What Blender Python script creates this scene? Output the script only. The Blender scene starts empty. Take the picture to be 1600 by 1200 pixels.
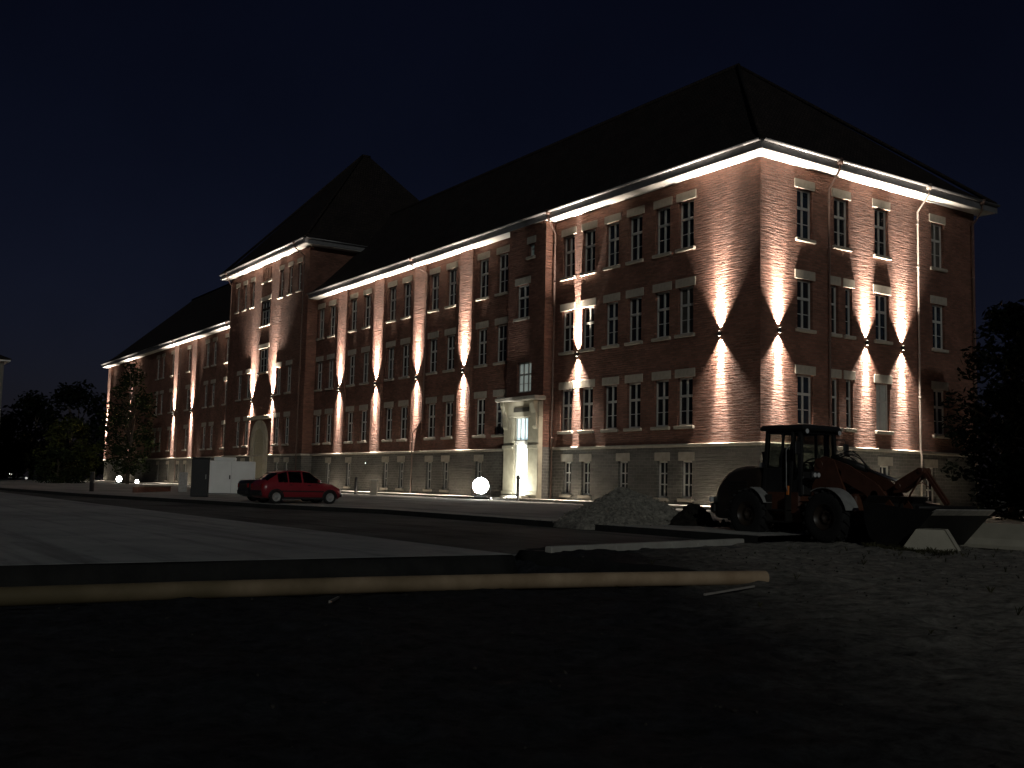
import bpy, math, random
from mathutils import Vector, Matrix, noise as mnoise
random.seed(7)
PI = math.pi
sc = bpy.context.scene
col = sc.collection

# ------------------------------------------------------------------ helpers
class MB:
    def __init__(s): s.v = []; s.f = []; s.sm = []
    def face(s, pts, smooth=False):
        n = len(s.v); s.v += [tuple(p) for p in pts]; s.f.append(tuple(range(n, n+len(pts)))); s.sm.append(smooth)
    def box(s, x0, y0, z0, x1, y1, z1, M=None):
        c = [Vector((x, y, z)) for z in (z0, z1) for y in (y0, y1) for x in (x0, x1)]
        if M: c = [M @ p for p in c]
        n = len(s.v); s.v += [tuple(p) for p in c]
        for q in ((0,2,3,1),(4,5,7,6),(0,1,5,4),(2,6,7,3),(0,4,6,2),(1,3,7,5)):
            s.f.append(tuple(n+i for i in q)); s.sm.append(False)
    def bbox(s, x0, y0, z0, x1, y1, z1, b=0.02, M=None):   # box with chamfered vertical + top edges
        b = min(b, (x1-x0)/3, (y1-y0)/3, (z1-z0)/3)
        def ring(i, z): return [Vector(p) for p in ((x0+i+b,y0+i,z),(x1-i-b,y0+i,z),(x1-i,y0+i+b,z),(x1-i,y1-i-b,z),(x1-i-b,y1-i,z),(x0+i+b,y1-i,z),(x0+i,y1-i-b,z),(x0+i,y0+i+b,z))]
        s.loft([ring(b,z0), ring(0,z0+b), ring(0,z1-b), ring(b,z1)], M, smooth=False)
    def loft(s, rings, M=None, smooth=True, cap=True, closed=True):
        n = len(s.v); k = len(rings[0])
        for r in rings:
            for p in r:
                p = Vector(p); s.v.append(tuple(M @ p if M else p))
        for i in range(len(rings)-1):
            for j in range(k if closed else k-1):
                a = n+i*k+j; b = n+i*k+(j+1) % k
                s.f.append((a, b, b+k, a+k)); s.sm.append(smooth)
        if cap:
            s.f.append(tuple(n+j for j in reversed(range(k)))); s.sm.append(False)
            m = n+(len(rings)-1)*k
            s.f.append(tuple(m+j for j in range(k))); s.sm.append(False)
    def prism(s, poly, axis, a, b, M=None, smooth=False):
        # poly: list of 2D points; axis 'x','y','z' extruded from a to b
        def P(p, t):
            return {'x': (t, p[0], p[1]), 'y': (p[0], t, p[1]), 'z': (p[0], p[1], t)}[axis]
        s.loft([[P(p, a) for p in poly], [P(p, b) for p in poly]], M, smooth)
    def cyl(s, c, axis, r, a, b, n=24, r2=None, M=None, smooth=True, cap=True):
        r2 = r if r2 is None else r2
        def ring(t, rr):
            out = []
            for i in range(n):
                u, w = rr*math.cos(2*PI*i/n), rr*math.sin(2*PI*i/n)
                out.append({'x': (t, c[0]+u, c[1]+w), 'y': (c[0]+w, t, c[1]+u), 'z': (c[0]+u, c[1]+w, t)}[axis])
            return out
        s.loft([ring(a, r), ring(b, r2)], M, smooth, cap)
    def revolve(s, prof, c, axis, n=28, M=None, cap=True):   # prof: (radius, t) list
        rings = []
        for r, t in prof:
            ring = []
            for i in range(n):
                u, w = r*math.cos(2*PI*i/n), r*math.sin(2*PI*i/n)
                ring.append({'x': (t, c[0]+u, c[1]+w), 'y': (c[0]+w, t, c[1]+u), 'z': (c[0]+u, c[1]+w, t)}[axis])
            rings.append(ring)
        s.loft(rings, M, True, cap)
    def tube(s, pts, r, n=8, M=None):
        pts = [Vector(p) for p in pts]
        rs = r if isinstance(r, (list, tuple)) else [r]*len(pts)
        rings = []; prev = None
        for i, p in enumerate(pts):
            d = (pts[min(i+1, len(pts)-1)] - pts[max(i-1, 0)]).normalized()
            a = prev if prev is not None else (Vector((0,0,1)) if abs(d.z) < .9 else Vector((1,0,0)))
            u = (a - d*a.dot(d)).normalized(); w = d.cross(u); prev = u
            rings.append([p + u*rs[i]*math.cos(2*PI*j/n) + w*rs[i]*math.sin(2*PI*j/n) for j in range(n)])
        s.loft(rings, M, True)
    def beam(s, a, b, w, h):   # rectangular bar between two points
        a, b = Vector(a), Vector(b); d = (b-a).normalized()
        up = Vector((0,0,1)) if abs(d.z) < .95 else Vector((0,1,0))
        u = d.cross(up).normalized(); t = u.cross(d)
        R = lambda p: [p+u*w/2+t*h/2, p-u*w/2+t*h/2, p-u*w/2-t*h/2, p+u*w/2-t*h/2]
        s.loft([R(a), R(b)], None, False)
    def mesh(s, name):
        me = bpy.data.meshes.new(name); me.from_pydata(s.v, [], s.f)
        me.polygons.foreach_set('use_smooth', s.sm); me.update()
        return me
    def build(s, name, m, parent=None, loc=None, rz=0):
        return add(name, s.mesh(name), m, parent, loc, rz)

def add(name, me, m, parent=None, loc=None, rz=0):
    o = bpy.data.objects.new(name, me); col.objects.link(o)
    if m is not None and not me.materials: me.materials.append(m)
    if parent: o.parent = parent
    if loc: o.location = loc
    if rz: o.rotation_euler.z = rz
    return o
def fixn(o):
    import bmesh
    bm = bmesh.new(); bm.from_mesh(o.data); bmesh.ops.recalc_face_normals(bm, faces=bm.faces); bm.to_mesh(o.data); bm.free()
    return o
def tag(o, label, cat, group=None, kind=None):
    if label: o['label'] = label
    if cat: o['category'] = cat
    if group: o['group'] = group
    if kind: o['kind'] = kind
    return o
def thing(name, label, cat, loc=(0,0,0), rz=0, group=None):
    o = bpy.data.objects.new(name, None); col.objects.link(o); o.empty_display_size = .2
    o.location = loc; o.rotation_euler.z = rz
    return tag(o, label, cat, group)
def struct(o): o['kind'] = 'structure'; return o

# ------------------------------------------------------------------ materials
def new_mat(name):
    m = bpy.data.materials.new(name); m.use_nodes = True
    nt = m.node_tree; nt.nodes.clear()
    out = nt.nodes.new('ShaderNodeOutputMaterial'); b = nt.nodes.new('ShaderNodeBsdfPrincipled')
    nt.links.new(b.outputs[0], out.inputs[0])
    return m, nt, b
def N(nt, t, **kw):
    n = nt.nodes.new(t)
    for k, v in kw.items(): setattr(n, k, v)
    return n
def mat(name, c, rough=.6, var=.15, scale=6, bump=0., bscale=40, metal=0., spec=.4, dist=.02):
    m, nt, b = new_mat(name); L = nt.links.new
    tc = N(nt, 'ShaderNodeTexCoord')
    nz = N(nt, 'ShaderNodeTexNoise'); nz.inputs['Scale'].default_value = scale; nz.inputs['Detail'].default_value = 5
    L(tc.outputs['Object'], nz.inputs['Vector'])
    r = N(nt, 'ShaderNodeMapRange'); r.inputs[1].default_value = .25; r.inputs[2].default_value = .75
    r.inputs[3].default_value = 1-var; r.inputs[4].default_value = 1+var
    L(nz.outputs['Fac'], r.inputs[0])
    mx = N(nt, 'ShaderNodeVectorMath', operation='SCALE'); mx.inputs[0].default_value = c; L(r.outputs[0], mx.inputs['Scale'])
    L(mx.outputs[0], b.inputs['Base Color'])
    b.inputs['Roughness'].default_value = rough; b.inputs['Metallic'].default_value = metal; b.inputs['Specular IOR Level'].default_value = spec
    if bump:
        n2 = N(nt, 'ShaderNodeTexNoise'); n2.inputs['Scale'].default_value = bscale; n2.inputs['Detail'].default_value = 4
        L(tc.outputs['Object'], n2.inputs['Vector'])
        bp = N(nt, 'ShaderNodeBump'); bp.inputs['Strength'].default_value = bump; bp.inputs['Distance'].default_value = dist
        L(n2.outputs['Fac'], bp.inputs['Height']); L(bp.outputs[0], b.inputs['Normal'])
    return m
def emis(name, c, s):
    m, nt, b = new_mat(name)
    b.inputs['Base Color'].default_value = (.6,.6,.6,1); b.inputs['Emission Color'].default_value = (*c, 1); b.inputs['Emission Strength'].default_value = s
    tc = N(nt, 'ShaderNodeTexCoord'); nz = N(nt, 'ShaderNodeTexNoise'); nz.inputs['Scale'].default_value = 3
    nt.links.new(tc.outputs['Object'], nz.inputs['Vector'])
    r = N(nt, 'ShaderNodeMapRange'); r.inputs[3].default_value = s*.75; r.inputs[4].default_value = s*1.25
    nt.links.new(nz.outputs['Fac'], r.inputs[0]); nt.links.new(r.outputs[0], b.inputs['Emission Strength'])
    return m
def masonry(name, c1, c2, cm, bw, bh, mortar, bump, dist, rough_noise=.5):
    m, nt, b = new_mat(name); L = nt.links.new
    tc = N(nt, 'ShaderNodeTexCoord'); sp = N(nt, 'ShaderNodeSeparateXYZ'); L(tc.outputs['Object'], sp.inputs[0])
    ad = N(nt, 'ShaderNodeMath', operation='ADD'); L(sp.outputs[0], ad.inputs[0]); L(sp.outputs[1], ad.inputs[1])
    cb = N(nt, 'ShaderNodeCombineXYZ'); L(ad.outputs[0], cb.inputs[0]); L(sp.outputs[2], cb.inputs[1])
    # slightly wobbly courses
    wz = N(nt, 'ShaderNodeTexNoise'); wz.inputs['Scale'].default_value = 1.3; wz.inputs['Detail'].default_value = 3; L(cb.outputs[0], wz.inputs['Vector'])
    ws = N(nt, 'ShaderNodeVectorMath', operation='SCALE'); ws.inputs['Scale'].default_value = bh*.55; L(wz.outputs['Color'], ws.inputs[0])
    wa = N(nt, 'ShaderNodeVectorMath', operation='ADD'); L(cb.outputs[0], wa.inputs[0]); L(ws.outputs[0], wa.inputs[1])
    def brick(a, bb, mm):
        br = N(nt, 'ShaderNodeTexBrick'); br.inputs['Scale'].default_value = 1; br.inputs['Brick Width'].default_value = bw; br.inputs['Row Height'].default_value = bh
        br.inputs['Mortar Size'].default_value = mortar; br.inputs['Mortar Smooth'].default_value = .3
        br.inputs['Color1'].default_value = (*a, 1); br.inputs['Color2'].default_value = (*bb, 1); br.inputs['Mortar'].default_value = (*mm, 1)
        L(wa.outputs[0], br.inputs['Vector']); return br
    br = brick(c1, c2, cm)
    nz = N(nt, 'ShaderNodeTexNoise'); nz.inputs['Scale'].default_value = .7; nz.inputs['Detail'].default_value = 6; L(cb.outputs[0], nz.inputs['Vector'])
    r = N(nt, 'ShaderNodeMapRange'); r.inputs[1].default_value = .3; r.inputs[2].default_value = .7; r.inputs[3].default_value = .75; r.inputs[4].default_value = 1.2; L(nz.outputs['Fac'], r.inputs[0])
    mx = N(nt, 'ShaderNodeVectorMath', operation='SCALE'); L(br.outputs['Color'], mx.inputs[0]); L(r.outputs[0], mx.inputs['Scale'])
    L(mx.outputs[0], b.inputs['Base Color']); b.inputs['Roughness'].default_value = .85; b.inputs['Specular IOR Level'].default_value = .2
    hb = brick((.35,)*3, (1,)*3, (0,)*3)
    st = N(nt, 'ShaderNodeMapping'); st.inputs['Scale'].default_value = (1.5, 8.5, 1); L(wa.outputs[0], st.inputs['Vector'])
    n2 = N(nt, 'ShaderNodeTexNoise'); n2.inputs['Scale'].default_value = 1; n2.inputs['Detail'].default_value = 5; n2.inputs['Roughness'].default_value = .65; L(st.outputs[0], n2.inputs['Vector'])
    mm = N(nt, 'ShaderNodeMath', operation='MULTIPLY'); mm.inputs[1].default_value = rough_noise*2; L(n2.outputs['Fac'], mm.inputs[0])
    sm = N(nt, 'ShaderNodeMath', operation='ADD'); L(hb.outputs['Color'], sm.inputs[0]); L(mm.outputs[0], sm.inputs[1])
    bp = N(nt, 'ShaderNodeBump'); bp.inputs['Strength'].default_value = bump; bp.inputs['Distance'].default_value = dist
    L(sm.outputs[0], bp.inputs['Height']); L(bp.outputs[0], b.inputs['Normal'])
    return m
def ground_mat(name, c, c2, scale, bump=.5, bscale=12, dist=.05, rough=.9):
    m, nt, b = new_mat(name); L = nt.links.new
    tc = N(nt, 'ShaderNodeTexCoord')
    nz = N(nt, 'ShaderNodeTexNoise'); nz.inputs['Scale'].default_value = scale; nz.inputs['Detail'].default_value = 8; nz.inputs['Roughness'].default_value = .65; L(tc.outputs['Object'], nz.inputs['Vector'])
    rp = N(nt, 'ShaderNodeValToRGB'); rp.color_ramp.elements[0].position = .35; rp.color_ramp.elements[1].position = .65
    rp.color_ramp.elements[0].color = (*c, 1); rp.color_ramp.elements[1].color = (*c2, 1); L(nz.outputs['Fac'], rp.inputs[0])
    L(rp.outputs[0], b.inputs['Base Color']); b.inputs['Roughness'].default_value = rough; b.inputs['Specular IOR Level'].default_value = .15
    n2 = N(nt, 'ShaderNodeTexNoise'); n2.inputs['Scale'].default_value = bscale; n2.inputs['Detail'].default_value = 8; n2.inputs['Roughness'].default_value = .7; L(tc.outputs['Object'], n2.inputs['Vector'])
    bp = N(nt, 'ShaderNodeBump'); bp.inputs['Strength'].default_value = bump; bp.inputs['Distance'].default_value = dist
    L(n2.outputs['Fac'], bp.inputs['Height']); L(bp.outputs[0], b.inputs['Normal'])
    return m

BRICK = masonry('red_brick', (.215,.10,.072), (.14,.066,.05), (.13,.09,.07), .29, .115, .012, 1.0, .07, .8)
STONE = masonry('rough_stone', (.112,.108,.098), (.083,.081,.074), (.165,.16,.148), .42, .17, .014, .9, .03, .6)
LINTEL = mat('cut_stone', (.33,.30,.25), .8, .18, 4, .3, 25)
SAND = mat('sandstone', (.40,.365,.28), .8, .2, 2, .4, 20)
ROOF = masonry('roof_tile', (.026,.02,.018), (.018,.014,.013), (.006,.005,.005), .24, .3, .02, 1, .05, .3)
SOFFIT = mat('soffit_paint', (.78,.76,.72), .7, .05, 1)
ZINC = mat('zinc_gutter', (.26,.26,.265), .45, .15, 3, 0, metal=.6)
PIPELIT = mat('lit_downpipe', (.22,.19,.17), .5, .15, 3)  # paler copy of the downpipe colour, lamplight on the pipe painted in
PIPEM = mat('painted_downpipe', (.10,.064,.053), .5, .15, 3)
FRAME = mat('white_window_frame', (.46,.45,.42), .5, .06, 3)
m, nt, b = new_mat('dark_glass'); b.inputs['Roughness'].default_value = .06; b.inputs['Specular IOR Level'].default_value = .6
tc = N(nt,'ShaderNodeTexCoord'); nz = N(nt,'ShaderNodeTexNoise'); nz.inputs['Scale'].default_value = 1.7; nt.links.new(tc.outputs['Object'], nz.inputs['Vector'])
rp = N(nt,'ShaderNodeValToRGB'); rp.color_ramp.elements[0].color = (.006,.007,.009,1); rp.color_ramp.elements[1].color = (.03,.032,.035,1); nt.links.new(nz.outputs['Fac'], rp.inputs[0]); nt.links.new(rp.outputs[0], b.inputs['Base Color'])
GLASS = m
GLASSB = mat('bluish_glass', (.022,.03,.042), .08, .5, 2, spec=.6); GLASSW = mat('glass_with_net_curtain', (.075,.07,.06), .4, .6, 2.5)
CURTAIN = mat('drawn_blind', (.45,.47,.44), .6, .12, 5)
DOORLIT = emis('lit_door_glass', (.93,1,.93), 2.6)
TRANSOMLIT = emis('lit_transom_glass', (.55,.85,.95), .75)
STAIRLIT = emis('dim_stair_glass', (.8,.95,.85), .16)
STAIRDIM = emis('faint_stair_glass', (.5,.85,.75), .03)
BLACK = mat('black_metal', (.02,.02,.02), .45, .2, 8)
LENS = emis('lamp_lens', (1,.86,.68), 12)
FLOODGLASS = emis('floodlight_glass', (1,1,.92), 60)

# ------------------------------------------------------------------ world, sun, camera
SUN_EL, SUN_DIR = math.radians(21), Vector((.90,-.44,0)).normalized()
w = bpy.data.worlds.new('World'); sc.world = w; w.use_nodes = True
nt = w.node_tree; bg = nt.nodes['Background']
sky = nt.nodes.new('ShaderNodeTexSky'); sky.sky_type = 'NISHITA'; sky.sun_disc = False; sky.sun_elevation = SUN_EL
sky.sun_rotation = math.atan2(SUN_DIR.x, SUN_DIR.y)
mx = nt.nodes.new('ShaderNodeVectorMath'); mx.operation = 'MULTIPLY'; mx.inputs[1].default_value = (.34,.30,.52)
nt.links.new(sky.outputs[0], mx.inputs[0]); tcw = nt.nodes.new('ShaderNodeTexCoord'); nzw = nt.nodes.new('ShaderNodeTexNoise'); nzw.inputs['Scale'].default_value = 2.2; nzw.inputs['Detail'].default_value = 6; nt.links.new(tcw.outputs['Generated'], nzw.inputs['Vector'])
mrw = nt.nodes.new('ShaderNodeMapRange'); mrw.inputs[1].default_value = .3; mrw.inputs[2].default_value = .7; mrw.inputs[3].default_value = .75; mrw.inputs[4].default_value = 1.3; nt.links.new(nzw.outputs['Fac'], mrw.inputs[0])
mw2 = nt.nodes.new('ShaderNodeVectorMath'); mw2.operation = 'SCALE'; nt.links.new(mx.outputs[0], mw2.inputs[0]); nt.links.new(mrw.outputs[0], mw2.inputs['Scale']); nt.links.new(mw2.outputs[0], bg.inputs[0]); bg.inputs[1].default_value = .0034
sun = bpy.data.lights.new('street_light_sun', 'SUN'); sun.energy = .33; sun.angle = math.radians(.5); sun.color = (.97,1,.93)  # weak sun lamp standing in for unseen street lighting behind the camera
so = bpy.data.objects.new('street_light_sun', sun); col.objects.link(so)
d = Vector((SUN_DIR.x*math.cos(SUN_EL), SUN_DIR.y*math.cos(SUN_EL), math.sin(SUN_EL)))
so.rotation_euler = d.to_track_quat('Z', 'Y').to_euler(); so.location = (60,-60,40)

cam = bpy.data.cameras.new('camera'); co = bpy.data.objects.new('camera', cam); col.objects.link(co)
RX, RY, RZ = ((0.558128,-0.065869,-0.827136), (0.829445,0.071502,0.553992), (0.022651,-0.995263,0.094542))
cam.sensor_width = 36; cam.lens = 1645/1600*36; cam.clip_end = 2000; cam.clip_start = .05
co.matrix_world = Matrix(((RX[0], -RX[1], -RX[2], 32.1553), (RY[0], -RY[1], -RY[2], -34.6676), (RZ[0], -RZ[1], -RZ[2], 1.2100), (0,0,0,1)))
sc.camera = co
sc.view_settings.view_transform = 'Standard'; sc.view_settings.look = 'None'; sc.view_settings.exposure = 0; sc.view_settings.gamma = 1
sc.cycles.use_denoising = True; sc.cycles.denoiser = 'OPENIMAGEDENOISE'; sc.cycles.max_bounces = 5; sc.cycles.sample_clamp_indirect = 4

# ------------------------------------------------------------------ the brick building
# local facade frame: u along the wall, d = depth into the wall, z up
def front(y): return Matrix.Translation((0, y, 0))
def facing_x(x): return Matrix.Translation((x, 0, 0)) @ Matrix.Rotation(PI/2, 4, 'Z')   # u = +Y, d = -X
BLD = thing('brick_building', 'long four storey red brick building with hipped tiled roof, lit by wall lamps', 'building', (0,0,0))
WALL, PLINTH, COURSE, REVEAL = MB(), MB(), MB(), .24
BASE, LEDGE, TOP = .3, 3.3, 16.1
def facade(mb, M, u0, u1, z0, z1, openings, rev=REVEAL):
    us = sorted({u0, u1, *[v for o in openings for v in o[:2] if u0 <= v <= u1]})
    zs = sorted({z0, z1, *[v for o in openings for v in o[2:4] if z0 <= v <= z1]})
    P = lambda u, d, z: M @ Vector((u, d, z))
    for i in range(len(us)-1):
        for j in range(len(zs)-1):
            a, b_, c, e = us[i], us[i+1], zs[j], zs[j+1]
            um, zm = (a+b_)/2, (c+e)/2
            if any(o[0] < um < o[1] and o[2] < zm < o[3] for o in openings): continue
            mb.face([P(a,0,c), P(b_,0,c), P(b_,0,e), P(a,0,e)])
    for o in openings:
        a, b_, c, e = o[:4]
        if not (z0 <= c < z1): continue
        mb.face([P(a,0,c), P(a,rev,c), P(a,rev,e), P(a,0,e)])
        mb.face([P(b_,rev,c), P(b_,0,c), P(b_,0,e), P(b_,rev,e)])
        mb.face([P(a,0,e), P(a,rev,e), P(b_,rev,e), P(b_,0,e)])
        mb.face([P(a,rev,c), P(a,0,c), P(b_,0,c), P(b_,rev,c)])
_cache = {}; wrnd = random.Random(3)
def win_mesh(w_, h, kind):
    k = (round(w_, 2), round(h, 2), kind)
    if k in _cache: return _cache[k]
    f = MB(); t = .085; D0, D1 = .16, .225
    def bar(x0, z0, x1, z1, y0=D0, y1=D1): f.box(x0, y0, z0, x1, y1, z1)
    W = w_/2
    bar(-W, 0, -W+t, h); bar(W-t, 0, W, h); bar(-W+t, 0, W-t, t); bar(-W+t, h-t, W-t, h)
    if kind == 'casement':
        tr = h*.62
        bar(-W+t, tr-.06, W-t, tr+.06, D0-.02)
        bar(-.05, t, .05, tr-.06); bar(-.05, tr+.06, .05, h-t)
        for s in (-1, 1):
            x0, x1 = (.05, W-t) if s > 0 else (-W+t, -.05)
            bar(x0, tr/2-.018, x1, tr/2+.018, D0+.02)
    elif kind == 'grille':
        bar(-.035, t, .035, h-t)
        for q in (.36, .66): bar(-W+t, h*q-.03, -.035, h*q+.03); bar(.035, h*q-.03, W-t, h*q+.03)
    elif kind == 'narrow':
        bar(-W+t, h*.62-.05, W-t, h*.62+.05); bar(-W+t, h*.31-.015, W-t, h*.31+.015, D0+.02)
    elif kind == 'wide':
        for q in (-.33, .33): bar(W*q-.05, t, W*q+.05, h-t)
        for i in range(3):
            x0 = (-W+t, -W*.33+.05, W*.33+.05)[i]; x1 = (-W*.33-.05, W*.33-.05, W-t)[i]
            bar(x0, h*.6-.05, x1, h*.6+.05); bar(x0, h*.3-.015, x1, h*.3+.015, D0+.02)
    p = MB(); p.box(-W+.02, .205, .02, W-.02, .236, h-.02)
    l = MB(); l.bbox(-W-.17, -.035, h+.003, W+.17, .14, h+.42, .015)
    s_ = MB(); s_.bbox(-W-.14, -.13, -.16, W+.14, .158, -.003, .02)
    _cache[k] = (f.mesh('window_frame'), p.mesh('pane'), l.mesh('lintel'), s_.mesh('sill'))
    return _cache[k]
def window(M, u, z0, w_, h, kind='casement', name='window', glass=None, lintel=True, sill=True, label=None):
    f, p, l, s_ = win_mesh(w_, h, kind)
    T = M @ Matrix.Translation((u, 0, z0))
    o = add(name, f, FRAME, BLD); o.matrix_local = T
    if glass is None and kind in ('casement', 'narrow') and w_ > .4:
        q_ = wrnd.random(); glass = GLASSB if q_ < .3 else GLASSW if q_ < .42 else None
    g = glass or GLASS
    q = add('pane', p if glass is None else p.copy(), None, o)
    if glass is not None: q.data.materials.clear()
    if not q.data.materials: q.data.materials.append(g)
    if lintel: add('lintel', l, LINTEL, o)
    if sill: add('sill', s_, LINTEL, o)
    if label: o['label'] = label
    return o
ROWS = ((12.75, 2.35), (8.55, 2.3), (4.16, 2.3))

# --- right gable face (x = 0), and pavilion front (y = 0)
MR = facing_x(0); op = []
def plan(M, lst, wall_rng, extra_base=()):
    """lst: (u, z, w, h, kind, glass); cuts the openings, adds the windows"""
    ops = [(u-w_/2, u+w_/2, z, z+h) for u, z, w_, h, *_ in lst]
    u0, u1, zt = wall_rng
    facade(WALL, M, u0, u1, LEDGE, zt, [o for o in ops if o[2] > LEDGE])
    facade(PLINTH, M, u0, u1, BASE-.3, LEDGE, [o for o in ops if o[2] < LEDGE])
    for u, z, w_, h, kind, g in lst:
        window(M, u, z, w_, h, kind, 'basement_window' if z < LEDGE else 'window', g)
lst = []
for i, (z, h) in enumerate(ROWS):
    for u in (2.92, 8.5, 13.05):
        lst.append((u, z, 1.05, h, 'casement', CURTAIN if (u == 8.5 and i == 2) else None))
    if i == 0: lst.append((5.5, z, 1.05, h, 'casement', None))
    else: lst += [(5.0, z, .5, h, 'narrow', None), (6.0, z, .5, h, 'narrow', None)]
lst += [(u, .75, .8, 1.75, 'grille', None) for u in (2.92, 8.6, 12.2)]
plan(MR, lst, (0, 16.3, TOP))
MF = front(0); lst = []
PAV = (-14.2, -12.37, -10.37, -8.52, -6.45, -4.78)
for z, h in ROWS:
    for u in PAV: lst.append((u, z, 1.05, h, 'casement', None))
lst += [(u, .72, .75, 1.77, 'grille', None) for u in (-14.04, -12.38, -9.3, -6.34, -4.64)]
plan(MF, lst, (-15.5, 0, TOP))
# --- stair bay with the entrance, y = -.65
MS = front(-.65); BX0, BX1 = -19.2, -15.5
facade(WALL, MS, BX0, BX1, LEDGE, TOP+.1, [(-18.35,-17.1,10.8,12.75), (-18.15,-16.7,6.45,8.2), (-17.2,-16.65,14.3,15.05)])
facade(PLINTH, MS, BX0, BX1, 0, LEDGE, [])
for mb, z0, z1 in ((WALL, LEDGE, TOP+.1), (PLINTH, 0, LEDGE)):
    facade(mb, facing_x(BX1), -.65, 0, z0, z1, [])
    mb.face([(BX0,0,z0), (BX0,-.65,z0), (BX0,-.65,z1), (BX0,0,z1)])
window(MS, -17.725, 10.8, 1.25, 1.95, 'casement')
window(MS, -17.425, 6.45, 1.45, 1.75, 'wide', glass=STAIRLIT, lintel=False, sill=False, label='stair window over the entrance, its panes faintly lit')
window(MS, -16.925, 14.3, .55, .75, 'narrow', glass=STAIRDIM, label='tiny top stair window with a faint green glow')
# --- main wing front between stair bay and tower
MID = (-48.05, -45.86, -41.91, -39.53, -35.44, -33.2, -29.27, -27.0, -23.1, -20.9)
lst = [(u, z, 1.12, h, 'casement', None) for z, h in ((12.8, 2.45), *ROWS[1:]) for u in MID]
lst += [(u, .75, .75, 1.8, 'grille', None) for u in (-45.6, -41.87, -35.68, -33.3, -29.36, -27.17, -23.1)]
plan(MF, lst, (-48.9, BX0, TOP))
# --- tower
TX0, TX1, TY, TZ = -68.1, -48.9, -.9, 20.6
MT = front(TY); TC = (TX0+TX1)/2
tw = []
for dx in (3.55, 5.6, 7.6):
    for s in (-1, 1): tw.append((TC+s*dx, 17.1, .8, 2.35, 'narrow', None))
for dx in (3.75, 6.1):
    for s in (-1, 1):
        for z in (8.55, 4.16): tw.append((TC+s*dx, z, 1.05, 2.3, 'casement', None))
tw += [(TC, 15.0, 2.2, 2.2, 'wide', None), (TC, 10.7, 2.2, 2.15, 'wide', None)]
slots = [(TC-.9+.6*i, 19.05, .26, 1.2, 'narrow', None) for i in range(4)]
allw = tw+slots
facade(WALL, MT, TX0, TX1, LEDGE, TZ, [(u-w_/2, u+w_/2, z, z+h) for u, z, w_, h, *_ in allw])
facade(PLINTH, MT, TX0, TX1, 0, LEDGE, [(TC+s*q-.4, TC+s*q+.4, .9, 2.6) for s in (-1, 1) for q in (4.2, 6.4)])
for u, z, w_, h, kind, g in tw: window(MT, u, z, w_, h, kind, 'tower_window', g)
for u, z, w_, h, kind, g in slots: window(MT, u, z, w_, h, kind, 'slit_window', g, lintel=False, sill=False)
sl = MB(); sl.bbox(TC-1.25, TY-.1, 18.85, TC+1.25, TY+.1, 19.02); sl.build('sill', LINTEL, BLD)
for s in (-1, 1):
    for q in (4.2, 6.4): window(MT, TC+s*q, .9, .8, 1.7, 'grille', 'basement_window')
facade(WALL, facing_x(TX1), TY, 14, LEDGE, TZ, []); facade(PLINTH, facing_x(TX1), TY, 0, 0, LEDGE, [])
for z0, z1, mb in ((LEDGE, TZ, WALL), (0, LEDGE, PLINTH)): mb.face([(TX0,14,z0), (TX0,TY,z0), (TX0,TY,z1), (TX0,14,z1)])
WALL.face([(TX1,14,12), (TX0,14,12), (TX0,14,TZ), (TX1,14,TZ)])
# --- far wing, a mirror of the main wing
FAR = [2*TC-u for u in MID]
fw = [(u, z, 1.12, h, 'casement', None) for z, h in ((12.8, 2.45), *ROWS[1:]) for u in FAR]
fb = [(u, .75, .75, 1.8, 'grille', None) for u in (-69.8, -75.2, -79.5, -83.4, -86.1, -90.0, -94.0)]
facade(WALL, MF, -120.5, TX0, LEDGE, TOP, [(u-w_/2, u+w_/2, z, z+h) for u, z, w_, h, *_ in fw])
facade(PLINTH, MF, -120.5, TX0, 0, LEDGE, [(u-w_/2, u+w_/2, z, z+h) for u, z, w_, h, *_ in fb])
for u, z, w_, h, kind, g in fw: window(MF, u, z, w_, h, kind)
for u, z, w_, h, kind, g in fb: window(MF, u, z, w_, h, kind, 'basement_window')
# back and left end
for mb, z0, z1 in ((WALL, LEDGE, TOP), (PLINTH, 0, LEDGE)):
    mb.face([(0,16.3,z0), (-120.5,16.3,z0), (-120.5,16.3,z1), (0,16.3,z1)])
    mb.face([(-120.5,16.3,z0), (-120.5,0,z0), (-120.5,0,z1), (-120.5,16.3,z1)])
WALL.build('brick_wall', BRICK, BLD); PLINTH.build('stone_plinth', STONE, BLD)
# pilasters carrying the lamps
LAMPS_MID = (-43.6, -37.27, -31.05, -24.92)
LAMPS_TOW = (-60.96, -55.89)
LAMPS_FAR = (-81.4, -88.0, -107.3, -119.6)
for x in LAMPS_MID + LAMPS_FAR:
    p = MB(); p.box(x-.8, -.16, LEDGE+.02, x+.78, .05, TOP-.002); p.build('pilaster', BRICK, BLD)
# string course
c = MB()
def course(x0, y0, x1, y1): c.bbox(x0, y0, LEDGE-.16, x1, y1, LEDGE, .03)
course(-15.495, -.13, .13, .02); course(-.02, .021, .13, 16.35); course(-48.895, -.2, -19.22, .02)
course(-19.3, -.74, -18.98, -.63); course(TX0-.1, TY-.15, TX1+.12, TY+.02); course(-120.6, -.2, TX0-.11, .02); course(TX1-.02, TY+.021, TX1+.12, -.21)
c.build('string_course', LINTEL, BLD)

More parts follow.
